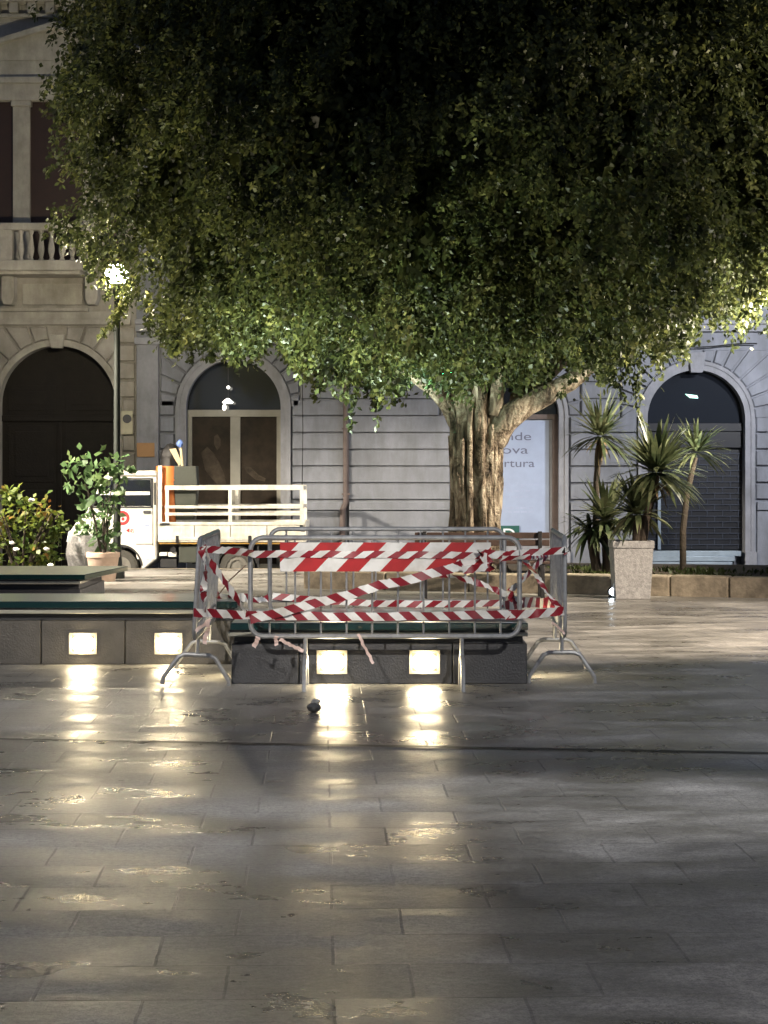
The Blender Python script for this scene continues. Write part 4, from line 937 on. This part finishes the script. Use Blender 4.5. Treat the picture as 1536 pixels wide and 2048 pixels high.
wb = skylight('skylight_bench', 'farther green glass slab with a pointed end set before the terracotta pot', -5.6, PX(206,21.3), 20.0, 21.8, .505, M['stone_black'], [], inset_l=0, inset_r=-.2, xbr=PX(160,20.))
wc = skylight('skylight_bench', 'black stone block with glass slab and two lit lamps standing inside the barriers', PX(462,14.5), PX(1055,14.5), 14.45, 15.95, .445, M['stone_black'], [PX(598,14.5), PX(905,14.5)], body_y=.05)
for px in (664, 849): recessed(wc, PX(px,14.5), PZ(1324,14.5), 14.5)
recessed(wc, PX(1055,14.5)-.003, .17, 15.05, axis=1); recessed(wc, PX(462,14.5)+.003, .17, 15.0, axis=-1)

# ------------------------------------------------------------------ barriers
def make_barrier(label):
    th = thing('crowd_barrier', label, 'barrier', (0,0,0), 'steel barriers round the stone block')
    w, zb, zt_, r = .955, .37, 1.07, .09
    pts = []
    for cx_, cz_, a0 in ((w-r, zt_-r, 0), (-w+r, zt_-r, 90), (-w+r, zb+r, 180), (w-r, zb+r, 270)):
        for k_ in range(6): q = math.radians(a0+18*k_); pts.append((cx_+r*math.cos(q), 0, cz_+r*math.sin(q)))
    put('frame', MB().tube(pts, .0175, 10, closed=True), M['galv'], th)
    put('rail', MB().tube([(-w,0,.482),(w,0,.482)], .011, 8), M['galv'], th)
    for k_ in range(10):
        x = -w+.135+k_*(2*w-.27)/9
        put('bar', MB().tube([(x,0,zb),(x,0,zt_)], .0075, 8), M['galv'], th)
    for sx in (-.565, .545):
        f_ = MB().tube([(sx,0,zb),(sx,0,.22)], .015, 8)
        f_.tube([(sx,-.24,0.0),(sx,-.235,.05),(sx,-.13,.205),(sx,-.09,.222),(sx,.09,.222),(sx,.13,.205),(sx,.235,.05),(sx,.24,0)], .0165, 8)
        put('foot', f_, M['galv'], th)
    return th
b1 = make_barrier('grey steel barrier carrying the striped board, nearest to the camera')
b1.location = (PX(770,14.2), 14.2, 0)
sgn = MB().box(PX(560,14.17)-b1.location.x, PX(982,14.17)-b1.location.x, -.032, -.02, PZ(1143,14.17), PZ(1085,14.17))
BASE[b1.name] = Vector((0,0,0)); put('sign_board', sgn, M['sign'], b1, smooth=False, bevel=.002)
def cp(label, loc, rz, tilt=0):
    c_ = b1.copy(); COL.objects.link(c_)
    for ch in b1.children:
        if ch.name.startswith('sign_board'): continue
        q = ch.copy(); COL.objects.link(q); q.parent = c_
    c_['label'] = label; c_.location = loc; c_.rotation_euler = (tilt, 0, rz); return c_
cp('steel barrier standing behind the stone block, its top rail above the striped board', (PX(774,16.3), 16.3, 0), 0)
cp('end-on steel barrier leaning beside the glass slab wall, wrapped in tape', (-1.36, 14.93, 0), math.radians(90.7), math.radians(3.2))
cp('end-on steel barrier with dark near foot on the open paving side', (1.315, 15.12, 0), math.radians(-92.2+180), 0)

# ------------------------------------------------------------------ barrier tape
TR = random.Random(11)
def ribbon(label, pts, w=.062, reverse=False, twist=None, name='barrier_tape', sub=10, m_=None, group='red and white tape round the barriers', sag=0):
    P = [Vector(PT(*p)) for p in pts]; out = []
    for i in range(len(P)-1):
        for s in range(sub):
            t = s/sub; p = P[i].lerp(P[i+1], t); p.z -= sag*4*t*(1-t); out.append(p)
    out.append(P[-1]); m = len(out); vs = []; uv = []; u = 0
    for i, p in enumerate(out):
        if i: u += (out[i]-out[i-1]).length
        t = (out[min(i+1,m-1)]-out[max(i-1,0)]).normalized()
        n = Vector((0,-1,0)) - t*t.dot(Vector((0,-1,0)))
        if n.length < .15: n = Vector((1,0,0))
        n.normalize(); a = t.cross(n); a.normalize()
        if a.z < 0: a = -a
        tw = (twist(i/(m-1)) if twist else 0)+.12*math.sin(i*.7+len(pts))+TR.uniform(-.22,.22)
        ww = a*math.cos(tw)+n*math.sin(tw)
        wob = n*(.004*math.sin(i*1.3))+a*TR.uniform(-.004,.004)
        vs += [tuple(p-ww*w/2+wob), tuple(p+ww*w/2+wob)]; uv += [(u, 0), (u, 1)]
    fs = [(2*i, 2*i+2, 2*i+3, 2*i+1) for i in range(m-1)]
    o = link_mesh(name, vs, fs, m_ or (M['tape2'] if reverse else M['tape']), None, smooth=True, uv=uv, sharp=3)
    return tag(o, label, 'barrier tape', group)
TAPE = M['tape']
ribbon('upper tape stretched across the striped board', [(403,1098,13.9),(470,1102,13.98),(508,1108,14.155),(640,1108,14.158),(830,1110,14.158),(1000,1111,14.158),(1038,1107,14.15)], .05, reverse=True)
ribbon('short upper tape from the striped board to the barrier on the open paving side', [(1040,1107,14.15),(1130,1100,14.08),(1133,1107,14.1)], .05, reverse=True)
ribbon('second short tape crossing to the same barrier post just under the upper one', [(1000,1118,14.13),(1060,1114,14.13),(1095,1110,14.9)], .04, reverse=True, twist=lambda t: .7*math.sin(6*t))
ribbon('lowest tape along the bottom of the nearest barrier', [(387,1225,13.9),(505,1231,14.13),(700,1233,14.13),(860,1232,14.13),(1036,1228,14.13)], .06)
ribbon('low tape between the nearest barrier and the open side barrier', [(1010,1232,14.13),(1060,1228,14.12),(1128,1222,14.08)], .062, reverse=True)
ribbon('long slack tape rising from the lower rail to the striped board', [(500,1238,14.1),(640,1203,14.1),(760,1170,14.1),(880,1142,14.1),(925,1128,14.1)], .066, sag=.008)
ribbon('tape folded over the end of the striped board', [(925,1140,14.09),(985,1132,14.09),(960,1105,14.09),(1005,1110,14.1)], .058, reverse=True)
ribbon('thin twisted tape slanting down inside toward the open side barrier', [(880,1148,16.2),(930,1158,16.2),(975,1172,16.2),(1014,1190,16.2)], .055, twist=lambda t: .9*math.sin(7*t))
ribbon('twisted tape slanting down from the leaning barrier to the lower rail', [(405,1092,13.9),(425,1130,13.95),(465,1185,14.03),(496,1232,14.1)], .05, twist=lambda t: 1.0*math.sin(9*t))
ribbon('hanging tape twisted down the leaning barrier post', [(403,1100,13.88),(412,1140,13.9),(406,1180,13.9),(410,1225,13.9)], .05, twist=lambda t: 1.3*math.sin(5*t))
ribbon('curled tape bending between the upper and lower tapes on the open side', [(1090,1112,14.7),(1068,1135,14.5),(1040,1165,14.3),(1020,1182,14.3),(1022,1196,14.3),(1045,1207,14.3)], .05, twist=lambda t: .8*math.sin(4*t))
ribbon('thin tape slanting down to the dark post of the open side barrier', [(1048,1118,14.2),(1075,1155,14.2),(1100,1195,14.15),(1128,1225,14.08)], .036, reverse=True, twist=lambda t: .9*math.sin(8*t))
ribbon('tape band behind the lower tape on the open side', [(1008,1212,15.9),(1050,1205,15.5),(1112,1206,14.9)], .08, reverse=True)
ribbon('rear tape strung along the barrier behind the stone block', [(545,1192,16.27),(700,1204,16.27),(850,1208,16.27),(1006,1206,16.27)], .055, reverse=True, sag=.004)
ribbon('crumpled tape lying over the glass slab behind the leaning barrier', [(430,1190,16.2),(455,1196,16.25),(480,1194,16.3),(515,1200,16.3),(540,1196,16.28)], .07, twist=lambda t: 1.1*math.sin(6*t))
for i, (lb, p) in enumerate((('short torn tape end hanging from the lower rail corner', [(517,1274,14.1),(513,1283,14.1),(507,1294,14.1)]),
        ('tiny pale torn tape end knotted on the lower rail', [(553,1272,14.1),(551,1280,14.1),(554,1291,14.1)]),
        ('torn tape end slanting to the barrier foot', [(560,1278,14.1),(580,1290,14.1),(607,1302,14.1)]),
        ('stiff pale tape end slanting down between the two lamps of the black block', [(716,1268,14.1),(728,1292,14.1),(747,1327,14.08)]),
        ('pale tape end tied below the leaning barrier', [(420,1238,13.9),(408,1250,13.9),(391,1262,13.9)]),
        ('pale tape strip hanging down to the foot of the leaning barrier', [(415,1240,13.9),(417,1258,13.9),(411,1272,13.9),(409,1288,13.9)]),
        ('wispy tape end trailing at the dark post', [(1104,1244,14.0),(1120,1258,14.0),(1130,1268,14.0)]))):
    ribbon(lb, p, (.035,.03,.026,.022,.024,.03,.016)[i], m_=M['tape_back'], sub=5, group='torn tape ends', twist=lambda t: .5*math.sin(4*t))
tag(put('bent_wire', MB().tube([PT(432,1196,15.6), PT(460,1160,15.6), PT(492,1130,15.6)], .006, 6), M['rust']), 'thin bent wire sticking up behind the leaning barrier', 'wire')
# litter
d = 6200/(1424-940.)
lt = thing('litter_bag', 'small crumpled dark bag with pale mouth lying on the paving before the lamps', 'litter', (PX(628,d), d, 0))
put('bag', MB().blob((PX(628,d), d, .029), (.045,.04,.030), 14, .12, 3), M['litter'], lt)
put('bag_mouth', MB().blob((PX(631,d), d+.02, .064), (.03,.025,.021), 12, .15, 4), M['litter_pale'], lt)

# ------------------------------------------------------------------ the small pickup truck
YT = 32.0; TSc = F/YT
qx = lambda px: (px-768)/TSc
qz = lambda py: H-(py-HZ)/TSc
W = 1.42
tr = thing('pickup_truck', 'small white pickup truck with railed cargo bed parked before the poster door', 'truck', (qx(375), YT+W/2, RZ))
wr = .275; wz = RZ+wr; fw, rw = qx(240), qx(474)
arch = [(fw+.34*math.cos(a), wz+.34*math.sin(a)) for a in [math.radians(-12+204*i/16) for i in range(17)]]
cab = [(qx(313), qz(1118))]+arch+[(qx(150), qz(1120)), (qx(136), qz(1112)), (qx(134), qz(1085)), (qx(140), qz(1062)), (qx(152), qz(1045)), (qx(166), qz(1035)), (qx(208), qz(953)), (qx(216), qz(945)), (qx(226), qz(942)), (qx(308), qz(941)), (qx(314), qz(946))]
cb = put('cab', MB().prism(cab, YT, YT+W), M['truck'], tr, bevel=.03, sharp=.4)
put('side_window', MB().prism([(qx(186), qz(1012)), (qx(218), qz(960)), (qx(301), qz(960)), (qx(303), qz(1012))], YT-.006, YT+.01), M['dark_glass'], cb, smooth=False)
put('window_bar', MB().box(qx(196), qx(300), YT-.012, YT+.005, qz(990), qz(983)), M['truck'], cb, smooth=False)
ws = [(qx(169)-.006, YT+.1, qz(1033)), (qx(169)-.006, YT+W-.1, qz(1033)), (qx(207)-.006, YT+W-.16, qz(957)), (qx(207)-.006, YT+.16, qz(957))]
put('windscreen', MB().add(ws, [(0,1,2,3)]).add([(x+.03, y, z) for x, y, z in ws], [(3,2,1,0)]), M['dark_glass'], cb, smooth=False)
dr_ = put('door', MB().prism([(qx(182), qz(1086)), (qx(182), qz(1020)), (qx(305), qz(1020)), (qx(305), qz(1086))], YT-.004, YT+.01), M['truck'], cb, bevel=.003)
sm = MB().box(qx(305), qx(306.5), YT-.0035, YT+.01, qz(1092), qz(958)).box(qx(272), qx(305), YT-.0035, YT+.01, qz(1089), qz(1087.5))
put('door_seam', sm, M['truck_dark'], dr_, smooth=False)
put('handle', MB().box(qx(287), qx(302), YT-.03, YT-.006, qz(1027), qz(1021)), M['black_vinyl'], dr_, bevel=.004)
ye = YT-.008
put('emblem', MB().ring_y(qx(245), qz(1036), .065, .115, ye, YT+.002).cyl_y(qx(246), qz(1038), .028, ye, YT+.002, 10), M['red_vinyl'], dr_, smooth=False)
put('emblem_mark', MB().prism([(qx(252), qz(1061)), (qx(259), qz(1056)), (qx(259), qz(1066))], ye, YT+.002), M['red_vinyl'], dr_, smooth=False)
text('lettering', '45', qx(260), qx(268), qz(1066), .10, ye, M['red_vinyl'], dr_)
put('fine_print', MB().box(qx(276), qx(296), ye, YT+.002, qz(1047), qz(1045)).box(qx(290), qx(299), ye, YT+.002, qz(1053), qz(1049)), M['ink_pale'], dr_, smooth=False)
put('bumper', MB().box(qx(131), qx(152), YT-.015, YT+W+.015, qz(1120), qz(1096)), M['truck_dark'], tr, bevel=.02)
for yy in (YT+.08, YT+W-.3): put('headlight', MB().prism([(qx(134.5), qz(1085)), (qx(131), qz(1084)), (qx(136), qz(1062)), (qx(140), qz(1062))], yy, yy+.22), M['white_vinyl'], tr, bevel=.01)
put('side_mirror', MB().box(qx(186), qx(193), YT-.17, YT-.03, qz(1008), qz(985)).tube([(qx(192), YT-.05, qz(1000)), (qx(196), YT+.01, qz(1010))], .012, 6), M['truck_dark'], tr, bevel=.01)
put('sill_panel', MB().prism([(qx(274), qz(1118)), (qx(270), qz(1096)), (qx(306), qz(1096)), (qx(312), qz(1118))], YT-.008, YT+.01), M['truck'], cb, smooth=False)
for wx in (fw, rw):
    for y0_ in (YT+.03, YT+W-.2):
        wl = put('wheel', MB().ring_y(wx, wz, .17, wr-.025, y0_-.004, y0_+.17, n=36).ring_y(wx, wz, .172, wr, y0_+.012, y0_+.155, n=36), M['tyre'], tr)
        put('rim', MB().cyl_y(wx, wz, .169, y0_+.03, y0_+.14).cyl_y(wx, wz, .07, y0_+.0, y0_+.029, 16).ring_y(wx, wz, .115, .168, y0_+.01, y0_+.03), M['hub'], wl)
put('chassis', MB().box(qx(300), qx(600), YT+.3, YT+W-.3, qz(1112), qz(1090)).box(qx(320), qx(352), YT+.06, YT+.3, qz(1135), qz(1118)).box(rw-.05, rw+.05, YT+.2, YT+W-.2, wz-.05, wz+.05), M['truck_dark'], tr, smooth=False)
put('step_plate', MB().box(qx(318), qx(334), YT+.02, YT+.2, qz(1112), qz(1105)).box(qx(336), qx(352), YT+.03, YT+.2, qz(1114), qz(1105)), M['truck'], tr, bevel=.006)
put('battery_box', MB().box(qx(357), qx(396), YT+.05, YT+.3, qz(1126), qz(1092)), M['bin_grey'], tr, bevel=.012)
bd = put('cargo_bed', MB().box(qx(316), qx(612), YT-.03, YT+.0, qz(1084), qz(1044)).box(qx(316), qx(612), YT+W+.0, YT+W+.03, qz(1084), qz(1044)).box(qx(608), qx(612), YT+.001, YT+W-.001, qz(1084), qz(1044)).box(qx(316), qx(320), YT+.001, YT+W-.001, qz(1084), qz(1044)).box(qx(321), qx(607), YT+.001, YT+W-.001, qz(1084), qz(1076)), M['truck_bed'], tr, bevel=.005)
put('bed_rib', MB().box(qx(318), qx(610), YT-.045, YT-.031, qz(1050), qz(1045)).box(qx(318), qx(610), YT-.045, YT-.031, qz(1080), qz(1074)), M['truck_bed'], bd, bevel=.004)
put('latch', MB().box(qx(320), qx(340), YT-.052, YT-.032, qz(1050), qz(1046)).box(qx(600), qx(606), YT-.055, YT-.03, qz(1062), qz(1050)), M['iron'], bd, smooth=False)
put('marker_strip', MB().box(qx(318), qx(610), YT-.02, YT+.05, qz(1088), qz(1085.5)), M['orange_lamp'], tr, smooth=False)
sm = MB()
for xx in (388, 460, 533): sm.box(qx(xx), qx(xx+2), YT-.034, YT-.0305, qz(1074), qz(1051))
put('panel_seam', sm, M['hub'], bd, smooth=False)
for xx in (352, 424, 497, 570): put('bed_latch', MB().box(qx(xx), qx(xx+6), YT-.056, YT-.0305, qz(1086), qz(1071)), M['iron'], bd, bevel=.004)
put('roof_gutter', MB().box(qx(216), qx(312), YT-.012, YT+.004, qz(953), qz(950)), M['hub'], cb, smooth=False)
wf = MB().prism([(qx(180), qz(1015)), (qx(186), qz(1015)), (qx(219), qz(956)), (qx(214), qz(956))], YT-.012, YT+.004).box(qx(214), qx(306), YT-.012, YT+.004, qz(959), qz(956)).box(qx(302), qx(306), YT-.012, YT+.004, qz(1015), qz(959)).box(qx(180), qx(306), YT-.012, YT+.004, qz(1016), qz(1013))
put('window_seal', wf, M['truck_dark'], cb, smooth=False)
put('cab_vent', MB().box(qx(308), qx(312), YT-.006, YT+.004, qz(1010), qz(965)), M['truck_dark'], cb, smooth=False)
put('wheel_arch_lip', MB().ring_y(fw, wz, .335, .365, YT-.014, YT+.06, math.radians(5), math.radians(172), 24), M['truck_dark'], cb)
put('wiper', MB().tube([(qx(168)-.02, YT+.4, qz(1034)), (qx(186)-.02, YT+.75, qz(1000))], .008, 6), M['iron'], cb)
put('fuel_cap', MB().cyl_y(qx(346), qz(1100), .045, YT+.0, YT+.06, 16), M['iron'], tr)
put('mud_flap', MB().box(qx(514), qx(517), YT+.02, YT+.2, qz(1140), qz(1092)), M['truck_dark'], tr, smooth=False)
rl = MB()
for yy in (YT-.025, YT+W-.01):
    for za, zb_ in ((980, 971), (1017, 1011), (1031, 1025)): rl.box(qx(330), qx(606), yy, yy+.035, qz(za), qz(zb_))
    for xa_ in (331, 457, 600): rl.box(qx(xa_), qx(xa_+7), yy+.003, yy+.032, qz(1044), qz(972))
for xa_ in (318, 600):
    for za, zb_ in ((980, 972), (1016, 1011)): rl.box(qx(xa_+1), qx(xa_+6), YT+.01, YT+W-.01, qz(za), qz(zb_))
rl.box(qx(316), qx(324), YT-.02, YT+.02, qz(1044), qz(931)).box(qx(316), qx(324), YT+W-.02, YT+W+.02, qz(1044), qz(931)).box(qx(316.5), qx(323.5), YT+.02, YT+W-.02, qz(940), qz(933))
put('bed_rail', rl, M['truck_bed'], bd, bevel=.004)
put('mudguard', MB().ring_y(rw, wz, .31, .335, YT+.01, YT+.2, math.radians(10), math.radians(170), 20), M['truck_dark'], tr)
put('tail_lamp', MB().box(qx(604), qx(611), YT-.01, YT+.12, qz(1103), qz(1090)), M['red_vinyl'], tr, bevel=.004)
# cargo
y_ = YT+.16
bin_o = thing('orange_bin', 'orange plastic street cleaning bin standing in the truck bed behind the cab', 'bin', (qx(333), YT+.2, qz(1076)))
put('bin_body', MB().lathe([(.085,0),(.10,.02),(.118,.7),(.118,qz(932)-qz(1076)-.0)], (qx(337), y_, qz(1076)), 20), M['orange'], bin_o)
put('bin_rim', MB().lathe([(.125,0),(.125,.03),(.11,.03)], (qx(337), y_, qz(962)), 20), M['orange'], bin_o)
b2 = copy_tree(bin_o); b2.location = (bin_o.location.x-.13, bin_o.location.y+.24, bin_o.location.z); b2['label'] = 'second orange bin half hidden behind the front orange one in the truck'
for o_ in (bin_o, b2): o_['group'] = 'orange bins in the truck'
gb_ = thing('grey_bucket', 'grey-green plastic tub perched on the truck rail beside the orange bins', 'tub', (qx(370), YT+.25, qz(1040)))
c = (qx(369), YT+.27, 0)
m = MB(); 
def rq(rx, ry, z, tilt=.0): return [(c[0]-rx, c[1]-ry, z), (c[0]+rx, c[1]-ry, z), (c[0]+rx, c[1]+ry, z), (c[0]-rx, c[1]+ry, z)]
v = rq(.15,.16,qz(1040))+rq(.20,.2,qz(969))+rq(.19,.2,qz(966))+rq(.18,.19,qz(932))+rq(.16,.17,qz(932))+rq(.15,.15,qz(1000))
m.add(v, [(3,2,1,0)]+[(4*k_+j, 4*k_+(j+1)%4, 4*k_+4+(j+1)%4, 4*k_+4+j) for k_ in range(5) for j in range(4)]+[(20,21,22,23)])
put('tub_body', m, M['bin_grey'], gb_, bevel=.02)
tag(put('rubbish_sack', MB().blob((qx(333), YT+.62, qz(912)), (.16,.16,.20), 18, .07, 5).blob((qx(330), YT+.6, qz(970)), (.17,.2,.6), 14, .05, 6), M['black_bag']), 'bulging black rubbish sack rising above the orange bins', 'sack')
tag(put('cardboard_piece', MB().prism([(qx(333), qz(898)), (qx(346), qz(896)), (qx(358), qz(926)), (qx(352), qz(932))], YT+.42, YT+.44), M['card']), 'pale cardboard flap leaning on the black sack in the truck', 'cardboard')
br_ = thing('broom', 'broom with a blue head standing upright in the grey tub', 'broom', (qx(362), YT+.3, qz(1000)))
put('broom_stick', MB().tube([(qx(366), YT+.3, qz(985)), (qx(358), YT+.3, qz(895))], .022, 8), M['card'], br_)
put('broom_head', MB().blob((qx(356), YT+.3, qz(887)), (.055,.05,.065), 12, .08, 9), M['blue'], br_)

# ------------------------------------------------------------------ light
w = bpy.data.worlds.new('World'); SC.world = w; w.use_nodes = True; nt = w.node_tree
bg = nt.nodes['Background']; bg.inputs[0].default_value = (.58, .70, 1.0, 1); bg.inputs[1].default_value = .19
def lamp(name, loc, power, col, r=.18, kind='POINT', rot=None, **kw):
    l = bpy.data.lights.new(name, kind); l.energy = power; l.color = col
    if kind in ('POINT', 'SPOT'): l.shadow_soft_size = r
    for k_, v_ in kw.items(): setattr(l, k_, v_)
    o = bpy.data.objects.new(name, l); COL.objects.link(o); o.location = loc
    if rot is not None: o.rotation_euler = rot
    return o
def aim(o, to): o.rotation_euler = (Vector(to)-o.location).to_track_quat('-Z', 'Y').to_euler()
def spot(name, loc, to, p, col, ang, bl=.6, r=.15):
    o = lamp(name, loc, p, col, r, 'SPOT', spot_size=math.radians(ang), spot_blend=bl); aim(o, to); return o
spot('offframe_lamp_light', (-7.4, 25.0, 4.6), (-3.6, 26.2, 5.2), 700, (1, .86, .62), 120)  # extra unseen spot, added to light the crown's left flank
spot('offframe_lamp_light', (-6.3, 27.2, 5.0), (-2.5, 28.4, 0), 4200, (1, .85, .66), 50, .5)  # unseen spot added to brighten the paving in front of the truck
spot('offframe_lamp_light', (7.0, 29.6, 4.3), (4.6, 34.0, 2.4), 1500, (.95, .96, 1), 150)
spot('offframe_lamp_light', (5.7, 24.4, 3.6), (1.2, 26.3, 3.1), 3000, (1, .88, .68), 120)
spot('offframe_lamp_light', (8.0, 17.6, 5.0), (3.0, 20.0, .2), 7500, (1, .82, .62), 66, .55)
spot('offframe_lamp_light', (-8.5, 26.0, 4.8), (-3.2, 30.2, .2), 8200, (1, .88, .70), 52, .5)  # off-frame spot added to light the truck's near side
spot('offframe_lamp_light', (8.6, 21.0, 5.0), (4.6, 23.8, 7.6), 2600, (1, .86, .62), 95, .7)  # unseen spot aimed upward, added for the crown's right flank
spot('unseen_uplight', (-.7, 22.4, .25), (-.5, 22.9, 4), 800, (1, .96, .72), 125, .8, .06)  # added under the crown front so its light fades upward; no fitting built
spot('unseen_uplight', (-3.2, 24.2, .2), (-3.0, 24.6, 4), 1500, (1, .93, .60), 115, .8, .06)  # added to brighten the lower left fringe; no fitting built
spot('unseen_uplight', (4.3, 25.2, .35), (4.2, 25.0, 4), 1000, (1, .97, .80), 110, .8, .04)  # added to brighten the lower right fringe; no fitting built
spot('unseen_uplight', (-1.9, 24.3, .3), (-.45, 24.5, 2.9), 3000, (.84, 1, .84), 80, .7, .06)
lamp('green_spotlight_glow', (tx(855)*.96, TD-1.1, tz(772)), 12, (.55, 1, .75), .05)
fl_ = lamp('unseen_flood', (5.0, -2.0, 8.0), 6500, (1, .95, .88), .12, 'SPOT', spot_size=math.radians(16.5), spot_blend=.6); aim(fl_, (1.2, 15.4, 0))  # unseen flood added for the barriers; its cone edge leaves the dark paving band
fl_ = lamp('unseen_flood', (-5.0, -2.0, 8.0), 7500, (1, .93, .84), .12, 'SPOT', spot_size=math.radians(16.5), spot_blend=.75); aim(fl_, (-1.6, 15.9, 0))  # second unseen flood added, for the slab wall side
pl_ = lamp('unseen_flood', (-14, 7.6, 7.0), 6800, (1, .97, .93), .12, 'SPOT', spot_size=math.radians(11.5), spot_blend=.8); aim(pl_, (-.2, 8.9, 0))  # narrow side spot added to lay a light pool across the paving
pl_ = lamp('unseen_flood', (13, 9.5, 7.0), 4600, (1, .97, .93), .12, 'SPOT', spot_size=math.radians(9), spot_blend=.6); aim(pl_, (1.4, 9.3, 0))  # opposite side spot added for the same paving pool
pl_ = lamp('unseen_flood', (3.0, -7.0, 7.0), 3000, (1, .84, .60), .12, 'SPOT', spot_size=math.radians(30), spot_blend=.6); aim(pl_, (0, 4.0, 0))  # unseen warm spot added for the pool on the nearest paving
sun = lamp('moon', (0,0,20), .02, (.8,.88,1), kind='SUN'); sun.data.angle = math.radians(.5); sun.rotation_euler = (math.radians(40), 0, math.radians(-30))

# ------------------------------------------------------------------ camera and render
cam = bpy.data.cameras.new('Camera'); co = bpy.data.objects.new('Camera', cam); COL.objects.link(co)
co.location = (0,0,H); co.rotation_euler = (math.pi/2, 0, 0)
cam.sensor_fit = 'VERTICAL'; cam.sensor_height = 36; cam.lens = F/2048*36; cam.shift_y = -(1024-HZ)/2048; cam.clip_end = 500; cam.clip_start = .1
SC.camera = co
SC.view_settings.view_transform = 'Standard'; SC.view_settings.look = 'None'; SC.view_settings.exposure = .15; SC.view_settings.gamma = 1
SC.render.engine = 'CYCLES'; SC.cycles.use_denoising = True
SC.cycles.max_bounces = 6; SC.cycles.diffuse_bounces = 3; SC.cycles.glossy_bounces = 3; SC.cycles.transmission_bounces = 4; SC.cycles.sample_clamp_indirect = 4
SC.cycles.caustics_reflective = False; SC.cycles.caustics_refractive = False
